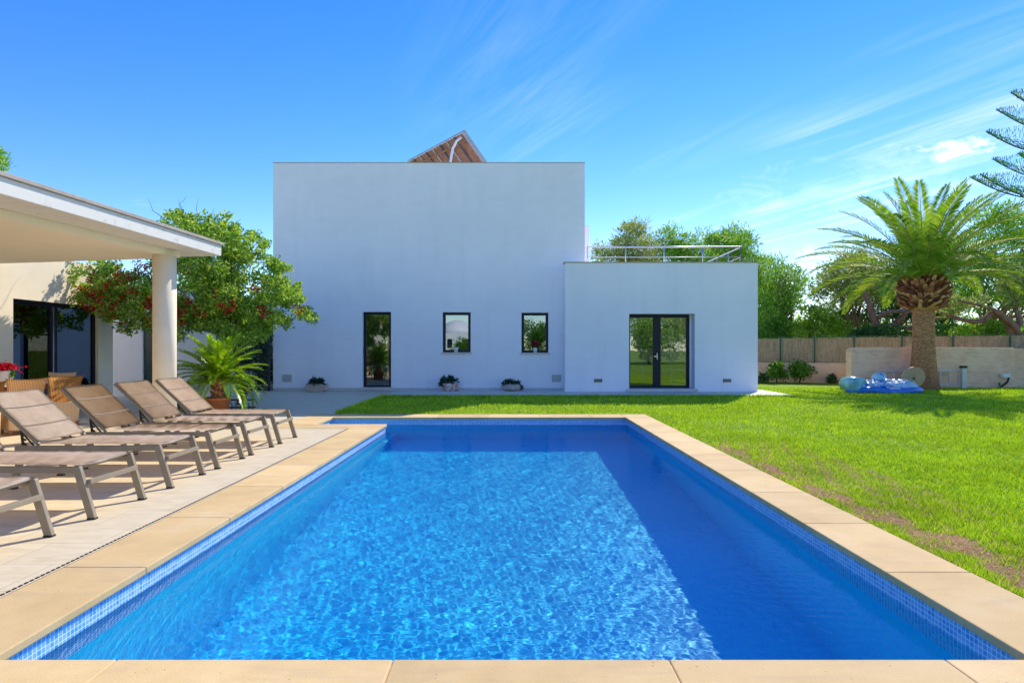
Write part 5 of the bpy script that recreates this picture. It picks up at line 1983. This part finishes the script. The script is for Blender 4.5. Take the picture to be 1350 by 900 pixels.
chs = [(-7.50, 8.50, -38, 'wicker chair nearest the camera, cut by the left edge of the photo'), (-7.68, 9.50, -38, 'middle wicker chair of the near side of the dining table'),
       (-7.82, 10.50, -38, 'wicker chair at the right end of the near side of the table'), (-8.75, 11.55, 95, 'wicker chair on the far side, only its back showing over the table')]
cp = None
for i, (x, y, rz, lb) in enumerate(chs):
    if cp is None: o = cp = make_chair()
    else: o = copy_tree(cp)
    o.location = (x, y, -.004); o.rotation_euler = (0, 0, R(rz))
    tag(o, lb, 'chair', 'honey coloured wicker chairs round the dining table')
tb = empty('dining_table', (-8.45, 9.75, 0), R(8), 'long dining table with pale top and reddish wooden legs under the porch', 'table')
bm = new(); box(bm, -.5, .5, -1.25, 1.25, .72, .76); obj('tabletop', bm, M['tabletop'], tb, bevel=.006)
bm = new()
box(bm, -.44, .44, -1.18, -1.15, .62, .719); box(bm, -.44, .44, 1.15, 1.18, .62, .719); box(bm, .41, .44, -1.15, 1.15, .62, .719); box(bm, -.44, -.41, -1.15, 1.15, .62, .719)
obj('apron', bm, M['wood'], tb)
for sx_ in (-1, 1):
    for sy_ in (-1, 1):
        bm = new(); box(bm, sx_ * .42 - .045, sx_ * .42 + .045, sy_ * 1.15 - .045, sy_ * 1.15 + .045, 0, .619); obj('leg', bm, M['wood'], tb, bevel=.005)
fp = empty('flowerpot', (gx(6, 9.3), 9.3, .76), 0, 'white pot of red geraniums on the dining table', 'flowerpot')
bm = new(); lathe(bm, [(.01, 0), (.08, 0), (.11, .2), (.118, .22), (.10, .22), (.01, .2)], 24); obj('pot', bm, M['white_plastic'], fp)
succulent(fp, (0, 0, .16), .12, 20, .06, 71, 'leaf_hedge', .14)
r_ = np.random.default_rng(2); P = r_.normal(0, 1, (420, 3)) * np.array([.075, .075, .03]) + np.array([0, 0, .27]); V, Fq = leaf_arrays(P, .045, .04, r_); np_mesh('petals', V, Fq, M['petal_soft'], fp)

# ------------------------------------------------------------------ what the windows mirror: the garden behind the camera, some trees added
dome = empty('domed_house', (-7.4, -42, 0), 0, 'white house with a round dome mirrored in the small left window', 'house')
bm = new(); box(bm, -2.6, 5, -3, 3, 0, 3.4); obj('wall', bm, M['plaster'], dome)
bm = new(); lathe(bm, [(2.0, 3.4), (1.95, 3.9), (1.7, 4.5), (1.2, 4.95), (.6, 5.2), (.05, 5.25)], 28, (0, 0, 0)); obj('dome', bm, M['plaster'], dome)
for x in (-1.8, -.6, 1.4, 2.8):
    bm = new(); box(bm, x - .3, x + .3, 2.98, 3.05, 1.6, 2.7); obj('window', bm, M['frame'], dome)
BG = 'garden trees behind the camera mirrored in the glass'
for i, (x, y, h_, r, mt, lb) in enumerate(((-10.9, -9, 3.2, 1.6, 'leaf_dark', 'dense green tree mirrored in the narrow glass door'), (-5.0, -26, 1.6, 1.3, 'leaf_hedge', 'round green tree mirrored in the small left window'),
                                            (2.6, -24, 3.0, 2.2, 'leaf_hedge', 'bushy tree added to darken the reflection in the small right window'), (12.5, -17, 3.0, 2.6, 'leaf_pine', 'broad tree added to darken the reflection in the left leaf of the double door'),  # bushy, broad and pale trees are added to darken the glass reflections
                                            (17.5, -19, 3.4, 2.8, 'leaf_pine2', 'pale tree added to darken the reflection in the right leaf of the double door'), (-16, -16, 3.6, 2.2, 'leaf_pine', 'tall green tree mirrored at the left side of the narrow door'))):
    r_ = np.random.default_rng(500 + i)
    cl = [(r_.normal(0, r * .5), r_.normal(0, r * .5), h_ + r_.normal(0, r * .4), r * .42) for _ in range(22)]
    make_tree('garden_tree', lb, 'tree', (x, y, GZ), h_ * .7, .14, cl, 330, .22, .13, M[mt], M['bark_dark'], 500 + i, BG, .3, .85, .3, 10)
pr = empty('parasol', (-9.6, -3.2, 0), 0, 'closed white parasol mirrored in the narrow glass door', 'parasol')
bm = new(); lathe(bm, [(.05, 1.0), (.16, 1.1), (.15, 1.9), (.08, 2.6), (.02, 2.8)], 14); obj('canopy', bm, M['canvas'], pr)
bm = new(); tube(bm, [(0, 0, 0), (0, 0, 1.1)], .025, 10); obj('pole', bm, M['steel'], pr)
bm = new(); lathe(bm, [(.28, 0), (.28, .06), (.06, .09)], 20); obj('base', bm, M['black'], pr)
